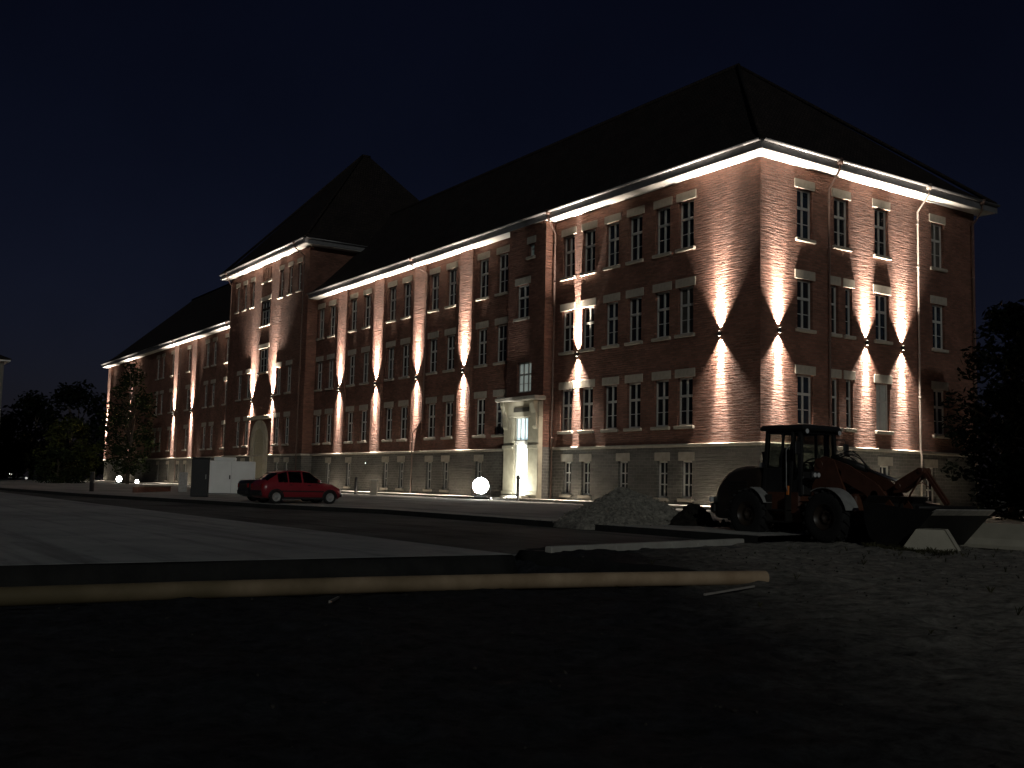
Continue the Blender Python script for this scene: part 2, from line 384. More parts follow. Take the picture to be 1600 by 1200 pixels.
# roofs
def hip_roof(name, x0, x1, y0, y1, ze, ov, ra, rb, zr, kick=1.3, kz=.95):
    """ra, rb: ridge end points (x, y); eaves rectangle grown by ov"""
    a = [Vector((x0-ov,y0-ov,ze)), Vector((x1+ov,y0-ov,ze)), Vector((x1+ov,y1+ov,ze)), Vector((x0-ov,y1+ov,ze))]
    A, B = Vector((*ra, zr)), Vector((*rb, zr))
    tgt = [A, B, B, A] if abs(ra[0]-rb[0]) > abs(ra[1]-rb[1]) else [A, A, B, B]
    k = []
    for p, t in zip(a, tgt):
        d = (t-p); fr = kick/max(1e-6, min(abs(d.x), abs(d.y))); q = p + d*fr; q.z -= .22; k.append(q)
    mb = MB()
    low = [p - Vector((0,0,.12)) for p in a]
    for i in range(4):
        j = (i+1) % 4
        mb.face([low[i], low[j], a[j], a[i]]); mb.face([a[i], a[j], k[j], k[i]])
        mb.face([k[i], k[j], tgt[j], tgt[i]] if (tgt[i]-tgt[j]).length > 1e-4 else [k[i], k[j], tgt[i]])
    mb.face(list(reversed(low)))
    return mb.build(name, ROOF, BLD)
hip_roof('roof', -120.5, 0, 0, 16.3, 16.55, .82, (-110.6, 8.15), (-9.3, 8.15), 25.3)
hip_roof('tower_roof', TX0, TX1, TY, 16.5, 21.05, .82, (TC, 8.1), (TC, 8.9), 32.4)
r = MB()
r.tube([(-111,8.15,25.33), (-9.2,8.15,25.33)], .14, 8); r.tube([(-9.3,8.15,25.33), (.8,-.8,16.6)], .11, 6); r.tube([(-9.3,8.15,25.33), (.8,17.1,16.6)], .11, 6)
r.tube([(TC,8.1,32.43), (TX1+.8,TY-.8,21.1)], .12, 6); r.tube([(TC,8.1,32.43), (TX0-.8,TY-.8,21.1)], .12, 6); r.tube([(TC,8.1,32.43), (TC,8.9,32.43)], .14, 6)
r.build('ridge_tiles', ROOF, BLD)
# small roof light on the tower roof
# soffits
s_ = MB()
s_.box(-15.5, -.78, TOP+.002, .78, .12, TOP+.06); s_.box(-.12, .121, TOP+.002, .78, 17.0, TOP+.06)
s_.box(TX1-.05, -.78, TOP+.002, -19.2, .12, TOP+.06); s_.box(-121.3, -.78, TOP+.002, TX0+.05, .12, TOP+.06)
s_.box(-19.2, -.78, TOP+.102, -15.5, -.5, TOP+.14)
s_.box(TX0-.78, TY-.78, TZ-.06, TX1+.78, TY+.12, TZ-.004); s_.box(TX1-.12, TY+.121, TZ-.06, TX1+.78, 8, TZ-.004); s_.box(TX0-.78, TY+.121, TZ-.06, TX0+.12, 8, TZ-.004)
s_.build('soffit', SOFFIT, BLD)
# gutters: half round zinc along the eaves, with a fascia
def gutter(pts, zt, nm='gutter'):
    g = MB()
    for (ax, ay), (bx, by), n in pts:
        nx, ny = n
        prof = []
        for i in range(9):
            t = PI + PI*i/8
            prof.append((.105 + .1*math.cos(t), .06 + .1*math.sin(t)))
        prof += [(.19, .06), (.16, -.01), (.105, -.03), (.05, -.01), (.02, .06)]
        R_ = lambda x, y: [(x+nx*o, y+ny*o, zt+z) for o, z in prof]
        g.loft([R_(ax, ay), R_(bx, by)], None, True)
        g.box(min(ax,bx)-(.02 if nx else 0), min(ay,by)-(.02 if ny else 0), zt-.36, max(ax,bx)+(.02 if nx else 0), max(ay,by)+(.02 if ny else 0), zt+.01)
    return g.build(nm, ZINC, BLD)
gutter([((-48.9,-.84), (.84,-.84), (0,-1)), ((.84,-.80), (.84,17.1), (1,0)), ((-121.3,-.84), (TX0,-.84), (0,-1))], TOP+.36)
gutter([((TX0-.84,TY-.84), (TX1+.84,TY-.84), (0,-1)), ((TX1+.84,TY-.80), (TX1+.84,6), (1,0))], TZ+.35, 'tower_gutter')
# downpipes
def downpipe(pts, r_=.05, label=None, m=PIPEM):
    d = MB(); d.tube(pts, r_, 10)
    for i in range(len(pts)-1):
        a, b_ = Vector(pts[i]), Vector(pts[i+1])
        if abs(a.x-b_.x)+abs(a.y-b_.y) < .01:
            for q in range(int(abs(a.z-b_.z)/2.2)):
                z = max(a.z, b_.z)-.6-2.2*q; d.cyl((a.x, a.y), 'z', r_*1.35, z-.05, z+.05, 10)
    d.cyl((pts[0][0], pts[0][1]), 'z', .12, pts[0][2]-.05, pts[0][2]+.22, 10, r2=.17)
    o = d.build('downpipe', m, BLD)
    if label: o['label'] = label
G = TOP+.25
downpipe([(-14.95,-.94,G), (-14.95,-.94,G-.3), (-15.3,-.14,G-.95), (-15.3,-.14,.45)], label='reddish downpipe in the corner beside the stair bay', m=PIPEM)
downpipe([(.94,4.25,G), (.94,4.25,G-.3), (.14,4.45,G-1), (.14,4.45,3.35), (.2,4.45,3.1), (.14,4.45,.4)])
downpipe([(.94,11.0,G), (.94,11.0,G-.3), (.14,11.2,G-1), (.14,11.2,3.35), (.2,11.2,3.1), (.14,11.2,.4)], label='downpipe beside the last lamp of the right face, lamplight painted on', m=PIPELIT)
downpipe([(.94,15.6,G), (.94,15.6,G-.3), (.14,15.9,G-1), (.14,15.9,.4)])
downpipe([(-31.0,-.94,G), (-31.0,-.94,G-.3), (-30.2,-.1,G-.9), (-30.2,-.1,5.4), (-31.3,-.26,4.5), (-31.3,-.26,.4)])
downpipe([(-87.2,-.94,G), (-87.2,-.94,G-.3), (-86.6,-.14,G-.9), (-86.6,-.14,.4)])
downpipe([(-69.0,-.94,G), (-69.0,-.94,G-.3), (-69.0,-.14,G-.9), (-69.0,-.14,.4)])
downpipe([(TX1-1.2,TY-.94,TZ+.25), (TX1-1.2,TY-.94,TZ), (TX1-.8,TY-.14,TZ-.8), (TX1-.8,TY-.14,.4)])
downpipe([(TX0+1.0,TY-.94,TZ+.25), (TX0+1.0,TY-.94,TZ), (TX0+.5,TY-.14,TZ-.8), (TX0+.5,TY-.14,.4)])
# small wall number plate / cable line on the pavilion are too faint in the photograph

# --- entrance portal (sandstone) on the stair bay
PY = -.65
pm = MB()
pm.bbox(-18.95, PY-.3, .42, -17.82, PY+.02, 5.0, .03); pm.bbox(-16.52, PY-.3, .42, -15.47, PY+.02, 5.0, .03)
pm.bbox(-18.95, PY-.3, 5.003, -15.47, PY+.02, 5.9, .03)
for x0, x1 in ((-18.99, -17.86), (-16.48, -15.43)): pm.bbox(x0, PY-.36, 3.2, x1, PY-.301, 3.42, .015); pm.bbox(x0, PY-.38, .42, x1, PY-.301, .8, .02)
for x in (-18.7, -15.75):   # scrolled consoles under the cornice
    pm.prism([(PY-.302, 4.3), (PY-.4, 4.45), (PY-.44, 5.2), (PY-.62, 5.7), (PY-.62, 5.9), (PY-.302, 5.9)], 'x', x-.2, x+.2)
portal = fixn(pm.build('entrance_portal', SAND, BLD))
cm = MB(); cm.bbox(-19.2, PY-.8, 5.905, -15.2, PY+.02, 6.14, .04); cm.build('cornice', LINTEL, portal)
sp = MB(); sp.box(-17.9, PY-.34, 5.3, -16.4, PY-.302, 5.55); sp.build('name_panel', mat('dark_panel', (.05,.045,.035), .7), portal)
st = MB(); st.bbox(-19.4, PY-1.45, .3, -15.0, PY, .42+.02, .03); st.bbox(-18.3, PY-.9, .443, -16.1, PY-.302, .56, .02); st.bbox(-17.815, PY-.3, .43, -16.525, PY-.002, .58, .01); st.build('entrance_step', LINTEL, portal)
dr = MB(); X0, X1, Z0 = -17.81, -16.53, .585
def fr(mb, x0, z0, x1, z1, t, y0, y1):
    mb.box(x0, y0, z0, x0+t, y1, z1); mb.box(x1-t, y0, z0, x1, y1, z1); mb.box(x0+t, y0, z0, x1-t, y1, z0+t); mb.box(x0+t, y0, z1-t, x1-t, y1, z1)
fr(dr, X0, Z0, X1, 3.5, .09, PY-.2, PY-.1); dr.box(X0, PY-.24, 3.5, X1, PY-.08, 3.66); fr(dr, X0, 3.66, X1, 4.995, .07, PY-.2, PY-.1)
dr.box(-17.2, PY-.2, Z0+.09, -17.14, PY-.1, 3.41); dr.box(-17.4, PY-.19, 3.73, -17.36, PY-.1, 4.93); dr.box(-16.98, PY-.19, 3.73, -16.94, PY-.1, 4.93)
dr.box(X0+.09, PY-.19, 1.5, -17.2, PY-.1, 1.58); dr.box(-17.14, PY-.19, 1.5, X1-.09, PY-.1, 1.58)
door = dr.build('door', FRAME, BLD); door['label'] = 'narrow glazed entrance door lit from inside'
dg = MB(); dg.box(X0+.05, PY-.13, Z0+.05, X1-.05, PY-.07, 3.45); dg.build('door_glass', DOORLIT, door)
tg = MB(); tg.box(X0+.05, PY-.13, 3.69, X1-.05, PY-.07, 4.96); tg.build('transom_glass', TRANSOMLIT, door)
hd = MB(); hd.tube([(-17.1,PY-.26,1.65), (-17.1,PY-.26,2.3)], .015); hd.tube([(-17.1,PY-.19,1.7), (-17.1,PY-.26,1.7)], .012); hd.tube([(-17.1,PY-.19,2.25), (-17.1,PY-.26,2.25)], .012); hd.build('handle', BLACK, door)
# --- tower entrance: pale stone niche with an arched head
tp = MB(); n = 14; ro, ri = 2.0, 1.25; zs = 4.4; y0, y1 = TY-.16, TY+.02
ring = []
for i in range(n+1):
    a = PI*i/n; ring.append(((TC+ro*math.cos(a), zs+ro*math.sin(a)), (TC+ri*math.cos(a), zs+ri*math.sin(a))))
ring = [((TC+ro, .42), (TC+ri, .42))] + ring + [((TC-ro, .42), (TC-ri, .42))]
tp.loft([[(o[0], y0, o[1]), (i_[0], y0, i_[1]), (i_[0], y1, i_[1]), (o[0], y1, o[1])] for o, i_ in ring], None, False)
tp.bbox(TC-2.6, TY-.35, 6.43, TC+2.6, TY+.02, 6.75, .03)
tport = fixn(tp.build('tower_portal', SAND, BLD))
td = MB(); td.bbox(TC-1.24, TY-.06, .42, TC+1.24, TY-.003, 4.4, .03)
td.prism([(TC+1.24*math.cos(PI*i/12), 4.402+1.24*math.sin(PI*i/12)) for i in range(13)], 'y', TY-.06, TY-.003)
td.build('arched_door', mat('stone_niche', (.34,.31,.22), .8), tport)

# ------------------------------------------------------------------ wall lamps (up and down light)
def spot(parent, loc, up, power, size, blend, colr=(1,.85,.70), rad=.03):
    l = bpy.data.lights.new('beam', 'SPOT'); l.energy = power; l.spot_size = math.radians(size); l.spot_blend = blend; l.color = colr; l.shadow_soft_size = rad
    o = bpy.data.objects.new('beam', l); col.objects.link(o); o.parent = parent; o.location = loc
    o.rotation_euler = (PI, 0, 0) if up else (0, 0, 0)
    return o
LD = .105
hb = MB(); hb.revolve([(.0,-.11),(.06,-.11),(.07,-.1),(.07,.1),(.06,.11),(.0,.11)], (0,-LD), 'z', 16); HOUS = hb.mesh('lamp_housing')
bk = MB(); bk.bbox(-.05,-.06,-.07,.05,.0,.07,.01); BRK = bk.mesh('bracket')
ln = MB(); ln.cyl((0,-LD), 'z', .05, .111, .116, 16); ln.cyl((0,-LD), 'z', .05, -.116, -.111, 16); LNS = ln.mesh('lens')
def wall_lamp(M, u, d, label, k=1.0, ku=1.0, wide=1.0):
    t = thing('wall_lamp', label, 'wall lamp', group='up and down wall lamps on the brick building')
    t.matrix_world = M @ Matrix.Translation((u, d, 8.32))
    add('lamp_housing', HOUS, BLACK, t); add('bracket', BRK, BLACK, t); add('lens', LNS, LENS, t)
    k *= random.uniform(.82, 1.15)
    for up, sz, bl, pw, tl in ((1, 22, .8, 24000*ku, 4.5), (1, 28, 1, 15000*ku, 0), (1, 50, 1, 9000*ku, 0), (1, 74, 1, 8500*ku*wide, 0), (0, 19, .8, 22000, 4.5), (0, 22, 1, 13000, 0), (0, 31, .6, 5500, 0), (0, 84, 1, 4500, 0)):
        o = spot(t, (0,-LD,.125 if up else -.125), bool(up), pw*k, sz, bl)
        o.rotation_euler.x = PI-math.radians(tl) if up else math.radians(tl)
    return t
wall_lamp(MR, 1.12, 0, 'black up and down wall lamp on the gable face closest to the building corner')
wall_lamp(MR, 7.2, 0, 'black wall lamp on the gable face, middle of three, left of the third window column')
wall_lamp(MR, 9.96, 0, 'black wall lamp on the gable face beside the lamplit downpipe')
wall_lamp(MF, -2.42, 0, 'black wall lamp on the broad blank brick strip left of the building corner')
wall_lamp(MF, -13.18, 0, 'black wall lamp squeezed between two windows, right of the entrance stair bay')
MP = front(-.16)
for x, s in zip(reversed(LAMPS_MID), ('pilaster just left of the entrance bay', 'pilaster with a bent downpipe at its right edge', 'third pilaster left of the entrance', 'fourth pilaster left of the entrance, closest to the tower')):
    wall_lamp(MP, x, 0, 'black wall lamp on the ' + s)
wall_lamp(MT, LAMPS_TOW[1], 0, 'black wall lamp right of the arched niche on the tower front', 1.0, 1.25, 2.6)
wall_lamp(MT, LAMPS_TOW[0], 0, 'black wall lamp left of the arched niche on the tower front', 1.0, 1.25, 2.6)
wall_lamp(MF, -70.1, 0, 'black wall lamp in the far wing corner where it meets the tower')
for x, s in ((-81.4, 'right one of a pair on the far wing'), (-88.0, 'left one of a pair on the far wing, by the far downpipe'), (-107.3, 'far wing, glimpsed through the slim tree'), (-119.6, 'left end of the far wing behind the tree')):
    wall_lamp(MF, x, -.16, 'black wall lamp, ' + s)

# ------------------------------------------------------------------ floodlights on the ground
def floodlight(loc, aim, label, s=1.0, power=900, colr=(1,1,.93), glass=FLOODGLASS):
    t = thing('floodlight', label, 'floodlight', loc, math.atan2(aim[0], -aim[1]), 'ground floodlights at the foot of the building')
    a = MB(); a.revolve([(0,.13*s),(.16*s,.13*s),(.25*s,.02*s),(.27*s,-.1*s),(.245*s,-.1*s),(.235*s,-.085*s)], (0,.36*s), 'y', 28)
    # revolve axis y: centre given as (x, z)
    a.build('lamp_head', BLACK, t)
    g = MB(); g.cyl((0,.36*s), 'y', .238*s, -.085*s, -.078*s, 28); g.build('lamp_glass', glass, t)
    y = MB(); y.tube([(-.29*s,0,.36*s), (-.29*s,0,.06*s), (.29*s,0,.06*s), (.29*s,0,.36*s)], .018*s, 8); y.bbox(-.2*s,-.14*s,0,.2*s,.14*s,.045*s,.01); y.build('yoke', BLACK, t)
    l = bpy.data.lights.new('flood_beam', 'AREA'); l.shape = 'DISK'; l.size = .45*s; l.energy = power; l.color = colr; l.spread = math.radians(175)
    o = bpy.data.objects.new('flood_beam', l); col.objects.link(o); o.parent = t; o.location = (0,-.12*s,.36*s); o.rotation_euler = (PI/2, 0, 0)
    return t

# ------------------------------------------------------------------ ground, roads, kerbs
def gz(y): return min(.3, max(.13, .13 + (y+16)*.17/10))
def gh(x, y):
    if x < 15.2: return -.28 if y < -3 else .15
    n = mnoise.fractal(Vector((x*.55, y*.55, 0)), 1, 2, 5)*.07 + mnoise.fractal(Vector((x*2.6, y*2.6, 3)), 1, 2, 4)*.05
    base = -.02
    if y > -16: base = .02 + min(.22, max(0, (y+12)*.03))
    sg = lambda q: 1/(1+math.exp(max(-40, min(40, q))))
    pit = sg((y+24.15)*9) * sg((x-20.25)*5)
    fore = sg((y+23.5)*1.2) * sg(-(x-20.4)*4)
    base = base - .34*pit - .1*fore*(1-pit)
    return base + n*(1-.6*pit)
def lin(a, b, s): n = max(1, round((b-a)/s)); return [a+(b-a)*i/n for i in range(n)]
xs = lin(-320, 15, 16)+lin(15, 33.6, .13)+lin(33.6, 37, .5)+lin(37, 120, 8)+[120]
ys = lin(-120, -38, 8)+lin(-38, -10, .13)+lin(-10, 0, .6)+lin(0, 360, 15)+[360]
gm = MB()
for y in ys:
    for x in xs: gm.v.append((x, y, gh(x, y)))
nx = len(xs)
for j in range(len(ys)-1):
    for i in range(nx-1):
        a = j*nx+i; gm.f.append((a, a+1, a+1+nx, a+nx)); gm.sm.append(True)
# gravelly soil to dark earth in front, with light fall-off painted into the colour
m, nt, b = new_mat('bare_earth'); L = nt.links.new
tc = N(nt,'ShaderNodeTexCoord'); sp_ = N(nt,'ShaderNodeSeparateXYZ'); L(tc.outputs['Object'], sp_.inputs[0])
dd = N(nt,'ShaderNodeMath', operation='MULTIPLY_ADD'); dd.inputs[1].default_value = 1.48; L(sp_.outputs[1], dd.inputs[0]); L(sp_.outputs[0], dd.inputs[2])   # x + 1.48 y
nz = N(nt,'ShaderNodeTexNoise'); nz.inputs['Scale'].default_value = .45; nz.inputs['Detail'].default_value = 6; L(tc.outputs['Object'], nz.inputs['Vector'])
ad = N(nt,'ShaderNodeMath', operation='MULTIPLY_ADD'); ad.inputs[1].default_value = 5; L(nz.outputs['Fac'], ad.inputs[0]); L(dd.outputs[0], ad.inputs[2])
r = N(nt,'ShaderNodeMapRange'); r.inputs[1].default_value = -13.6; r.inputs[2].default_value = -8.6; L(ad.outputs[0], r.inputs[0])
n2 = N(nt,'ShaderNodeTexNoise'); n2.inputs['Scale'].default_value = 5; n2.inputs['Detail'].default_value = 9; n2.inputs['Roughness'].default_value = .75; L(tc.outputs['Object'], n2.inputs['Vector'])
r2 = N(nt,'ShaderNodeMapRange'); r2.inputs[1].default_value = .3; r2.inputs[2].default_value = .7; r2.inputs[3].default_value = .2; r2.inputs[4].default_value = 2.0; L(n2.outputs['Fac'], r2.inputs[0])
mc = N(nt,'ShaderNodeMix', data_type='RGBA'); mc.inputs[6].default_value = (.024,.025,.028,1); mc.inputs[7].default_value = (.20,.19,.165,1); L(r.outputs[0], mc.inputs[0])
sc_ = N(nt,'ShaderNodeVectorMath', operation='SCALE'); L(mc.outputs[2], sc_.inputs[0]); L(r2.outputs[0], sc_.inputs['Scale']); L(sc_.outputs[0], b.inputs['Base Color'])
b.inputs['Roughness'].default_value = .95; b.inputs['Specular IOR Level'].default_value = .1
bp = N(nt,'ShaderNodeBump'); bp.inputs['Strength'].default_value = .9; bp.inputs['Distance'].default_value = .05; L(n2.outputs['Fac'], bp.inputs['Height']); L(bp.outputs[0], b.inputs['Normal'])
struct(gm.build('ground', m))

CONC = ground_mat('concrete_yard', (.33,.34,.335), (.44,.45,.44), .5, .25, 30, .02)
ASPH = ground_mat('asphalt', (.06,.062,.06), (.17,.17,.165), .22, .5, 60, .02)
ROADM = ground_mat('far_road', (.31,.31,.29), (.42,.415,.39), .4, .3, 40, .02)
PAVE = ground_mat('paving', (.42,.41,.37), (.54,.52,.47), .9, .3, 18, .01)
EDGE = ground_mat('dark_edge', (.018,.018,.018), (.03,.03,.028), 2, .6, 20, .03)  # near-black colour for the yard, road and pit edges
KERB = ground_mat('kerb_stone', (.33,.32,.29), (.42,.41,.37), 1.5, .3, 25, .01)
def worn(m, sx, sy, lo):   # stains, tyre marks and dust on a paved surface
    nt = m.node_tree; L = nt.links.new; b = next(n for n in nt.nodes if n.type == 'BSDF_PRINCIPLED'); src = b.inputs['Base Color'].links[0].from_socket
    tc = N(nt, 'ShaderNodeTexCoord'); cur = src
    for sc3, rot, p0, p1, f in (((sx, sy, 1), .06, .52, .66, lo), ((.09, .11, 1), 0, .45, .6, .78), ((1.9, 2.3, 1), 0, .58, .7, .72), ((.22, 2.6, 1), .5, .6, .68, .7)):
        mp = N(nt, 'ShaderNodeMapping'); mp.inputs['Scale'].default_value = sc3; mp.inputs['Rotation'].default_value = (0, 0, rot); L(tc.outputs['Object'], mp.inputs['Vector'])
        nz = N(nt, 'ShaderNodeTexNoise'); nz.inputs['Scale'].default_value = 1; nz.inputs['Detail'].default_value = 6; nz.inputs['Roughness'].default_value = .6; L(mp.outputs[0], nz.inputs['Vector'])
        r = N(nt, 'ShaderNodeMapRange'); r.inputs[1].default_value = p0; r.inputs[2].default_value = p1; r.inputs[3].default_value = 1; r.inputs[4].default_value = f; L(nz.outputs['Fac'], r.inputs[0])
        v = N(nt, 'ShaderNodeVectorMath', operation='SCALE'); L(cur, v.inputs[0]); L(r.outputs[0], v.inputs['Scale']); cur = v.outputs[0]
    L(cur, b.inputs['Base Color'])
worn(CONC, .05, 1.4, .62); worn(ASPH, .06, 1.1, .5); worn(ROADM, .06, 1.2, .7)
y_ = MB(); y_.box(-300, -110, -.35, 16.85, -24.35, .0); struct(y_.build('concrete_yard', CONC))
ye = MB(); ye.loft([[(16.853+.0, y, -.005), (16.93+.02*math.sin(y*2.3), y, -.03+.02*math.sin(y*1.7)), (17.15+.08*math.sin(y*.9), y, -.4), (16.853, y, -.4)] for y in [-24.36-.4*i for i in range(120)]], None, True); struct(fixn(ye.build('yard_edge', EDGE)))
# ragged tarmac tongue lying between yard and far road
a_ = MB(); a_.box(-300, -24.35, -.33, 16.4, -15.2, -.035); struct(a_.build('asphalt_road', ASPH))
edge = [(14.9,-16.1), (-4,-16.15), (-10,-18.3), (-16,-19.0), (-30,-21.6), (-300,-40)]
f_ = MB()
top = [Vector((x, y, .13)) for x, y in edge]
back = [(-300,-2.35), (14.9,-2.35)]
# sloped far road sheet, split along y so that it can rise
rows_y = [0, .2, .4, .6, .8, 1]
xs2 = [14.9, 8, 2, -4, -7, -10, -16, -30, -60, -120, -300]
def edge_y(x):
    for (ax, ay), (bx, by) in zip(edge, edge[1:]):
        if bx <= x <= ax: return ay + (by-ay)*(x-ax)/(bx-ax)
grid = [[Vector((x, edge_y(x)+(-2.35-edge_y(x))*t, gz(edge_y(x)+(-2.35-edge_y(x))*t))) for t in rows_y] for x in xs2]
for i in range(len(xs2)-1):
    for j in range(len(rows_y)-1): f_.face([grid[i+1][j], grid[i][j], grid[i][j+1], grid[i+1][j+1]], True)
struct(f_.build('road', ROADM))
k_ = MB()
for i in range(len(xs2)-1):
    a0, a1 = grid[i][0], grid[i+1][0]
    n_ = Vector((a0.y-a1.y, -(a0.x-a1.x), 0)).normalized()
    if n_.y > 0: n_ = -n_
    k_.face([a1+n_*.1-Vector((0,0,.3)), a0+n_*.1-Vector((0,0,.3)), a0+n_*.03+Vector((0,0,.006)), a1+n_*.03+Vector((0,0,.006))])
    k_.face([a1+n_*.03+Vector((0,0,.006)), a0+n_*.03+Vector((0,0,.006)), a0+Vector((0,0,.006)), a1+Vector((0,0,.006))])
struct(k_.build('road_edge', EDGE))
p_ = MB()
for i in range(len(xs2)-2):
    a0, a1 = grid[i][0]+Vector((0,.12,.008)), grid[i+1][0]+Vector((0,.12,.008)); o_ = Vector((0,.75,.012))
    if xs2[i+1] < -12: break
    p_.face([a1, a0, a0+o_, a1+o_])
struct(p_.build('pale_road_border', PAVE))
v_ = MB(); v_.box(-300, -2.2, -.2, 1.75, .5, .42); v_.box(-.4, .501, -.2, 1.75, 30, .42); struct(v_.build('pavement', PAVE))
kb = MB()
for x in range(-120, 2): kb.bbox(x+.006, -2.36, -.1, x+.994, -2.203, .43, .02)
kb.bbox(1.753, -2.36, -.1, 1.9, 30, .43, .02)
struct(kb.build('pavement_kerb', mat('kerb_granite', (.12,.115,.10), .8, .25, 2)))
# pale kerb stones closing off the asphalt
kd = MB()
A, B = Vector((16.55,-23.35,0)), Vector((15.1,-16.9,0)); D_ = (B-A).normalized(); Q = Vector((D_.y,-D_.x,0))
T = Matrix(((D_.x, Q.x, 0, A.x), (D_.y, Q.y, 0, A.y), (0,0,1,0), (0,0,0,1)))
L_ = (B-A).length
for i in range(7): kd.bbox(L_*i/7+.004, -.09, -.3, L_*(i+1)/7-.004, .09, .1, .02, T)
struct(kd.build('kerb_stones', KERB))
# dark cut edge of the earth beside the pit
ce = MB()
pts = [(16.6+.35*i, -24.02+.03*math.sin(i*2.1), .03+.015*math.sin(i*1.3)) for i in range(15)]
ce.loft([[(x, y+.16, z), (x, y+.02, z+.02), (x, y-.05, z-.05), (x, y-.09, -.45), (x, y+.2, -.45)] for x, y, z in pts], None, True)
struct(ce.build('earth_bank', EDGE))

# ------------------------------------------------------------------ heaps
def blob_heap(cx, cy, zb, h, R_, sx, sy, seed, res=60, rough=.16, peak=.55):
    mb = MB(); n = res; ang = 72
    rnd = random.Random(seed)
    for i in range(n+1):
        rr = i/n
        for j in range(ang):
            a = 2*PI*j/ang
            rim = 1+.14*mnoise.noise(Vector((math.cos(a)*1.7, math.sin(a)*1.7, seed)))
            x, y = rr*R_*sx*math.cos(a)*rim, rr*R_*sy*math.sin(a)*rim
            t = max(0, 1-rr); z = h*(1-math.sqrt(max(0, (1-t)**2+.018))+.0)/(1-math.sqrt(.018)) if rr < 1 else -.12
            z += rough*mnoise.fractal(Vector((x*1.1, y*1.1, seed)), 1, 2, 6)*min(1, t*4)
            z += .05*mnoise.noise(Vector((x*5, y*5, seed+4)))*min(1, t*6)
            mb.v.append((cx+x, cy+y, zb+z))
    for i in range(n):
        for j in range(ang):
            a, b_ = i*ang+j, i*ang+(j+1) % ang
            mb.f.append((a, b_, b_+ang, a+ang)); mb.sm.append(True)
    return mb
def stones(mb, pts, rnd, s0, s1):
    base = [(0,0,1),(.9,0,.1),(.3,.85,-.05),(-.75,.5,.1),(-.7,-.55,-.1),(.3,-.9,.1),(0,0,-.8)]
    fc = [(0,1,2),(0,2,3),(0,3,4),(0,4,5),(0,5,1),(6,2,1),(6,3,2),(6,4,3),(6,5,4),(6,1,5)]
    for p in pts:
        s = rnd.uniform(s0, s1); Rm = Matrix.Rotation(rnd.uniform(0, 6.28), 3, 'Z') @ Matrix.Rotation(rnd.uniform(0, 6.28), 3, 'X')
        n = len(mb.v)
        for q in base: mb.v.append(tuple(Vector(p) + Rm @ Vector((q[0]*s*rnd.uniform(.7,1.3), q[1]*s*rnd.uniform(.6,1.1), q[2]*s*.7))))
        for f in fc: mb.f.append(tuple(n+i for i in f)); mb.sm.append(False)
rg = random.Random(5)
gp = blob_heap(8.0, -14.2, .10, 1.0, 2.0, 1, 1.1, 2.0)
top_pts = [v for v in gp.v if v[2] > .16]
stones(gp, [rg.choice(top_pts) for _ in range(2600)], rg, .02, .06); stones(gp, [rg.choice(top_pts) for _ in range(500)], rg, .05, .10)
stones(gp, [(8.4+rg.gauss(0,1.3), -14.2+rg.gauss(0,1.0), .15) for _ in range(220)], rg, .02, .05)
tag(fixn(gp.build('gravel_heap', ground_mat('crushed_stone', (.13,.125,.11), (.36,.34,.29), 9, .8, 40, .02))), 'broad conical heap of grey crushed gravel in front of the brick front', 'gravel heap')
sm_ = blob_heap(10.2, -13.5, .1, .55, 1.0, 1.15, .9, 9.0, 26, .3)
ss = [v for v in sm_.v if v[2] > .12]; stones(sm_, [rg.choice(ss) for _ in range(120)], rg, .03, .09)
tag(fixn(sm_.build('soil_mound', ground_mat('dark_soil', (.012,.011,.01), (.03,.027,.022), 5, .9, 25, .05))), 'small dark lumpy mound of soil between gravel heap and loader', 'soil mound')
# loose stones and clods on the building site
cl = MB(); pts = []
for _ in range(2200):
    x, y = rg.uniform(16.9, 31), rg.uniform(-33, -12.5)
    if y < -22 and rg.random() < .75: continue
    pts.append((x, y, gh(x, y)+.005))
stones(cl, pts, rg, .006, .026)
tag(cl.build('loose_stones', ground_mat('clods', (.02,.019,.017), (.06,.055,.048), 3, .5, 30, .02)), 'loose small stones and clods strewn over the dark site', 'stones', kind='stuff')

gt = MB()
for _ in range(520):
    if rg.random() < .35: x, y = 17.6+rg.uniform(-.3,1.8), -15.35+rg.uniform(-.25,.35)
    else: x, y = rg.uniform(17.2, 29), rg.uniform(-27.5, -13.8)
    if y < -18.5 and rg.random() < .93: continue
    z = gh(x, y)-.01; h_ = rg.uniform(.04, .12)
    for _b in range(5):
        a = rg.uniform(0, 6.28); lx, ly = math.cos(a), math.sin(a); t_ = rg.uniform(.25,.8)*h_; w0 = .006
        gt.face([(x-ly*w0, y+lx*w0, z), (x+ly*w0, y-lx*w0, z), (x+lx*t_*.45+ly*w0*.7, y+ly*t_*.45-lx*w0*.7, z+h_*.7), (x+lx*t_, y+ly*t_, z+h_)])
tag(gt.build('grass_tufts', mat('dry_grass', (.05,.048,.025), .9, .4, 3, spec=.1)), 'sparse dry grass tufts on the rough site ground', 'grass', kind='stuff')

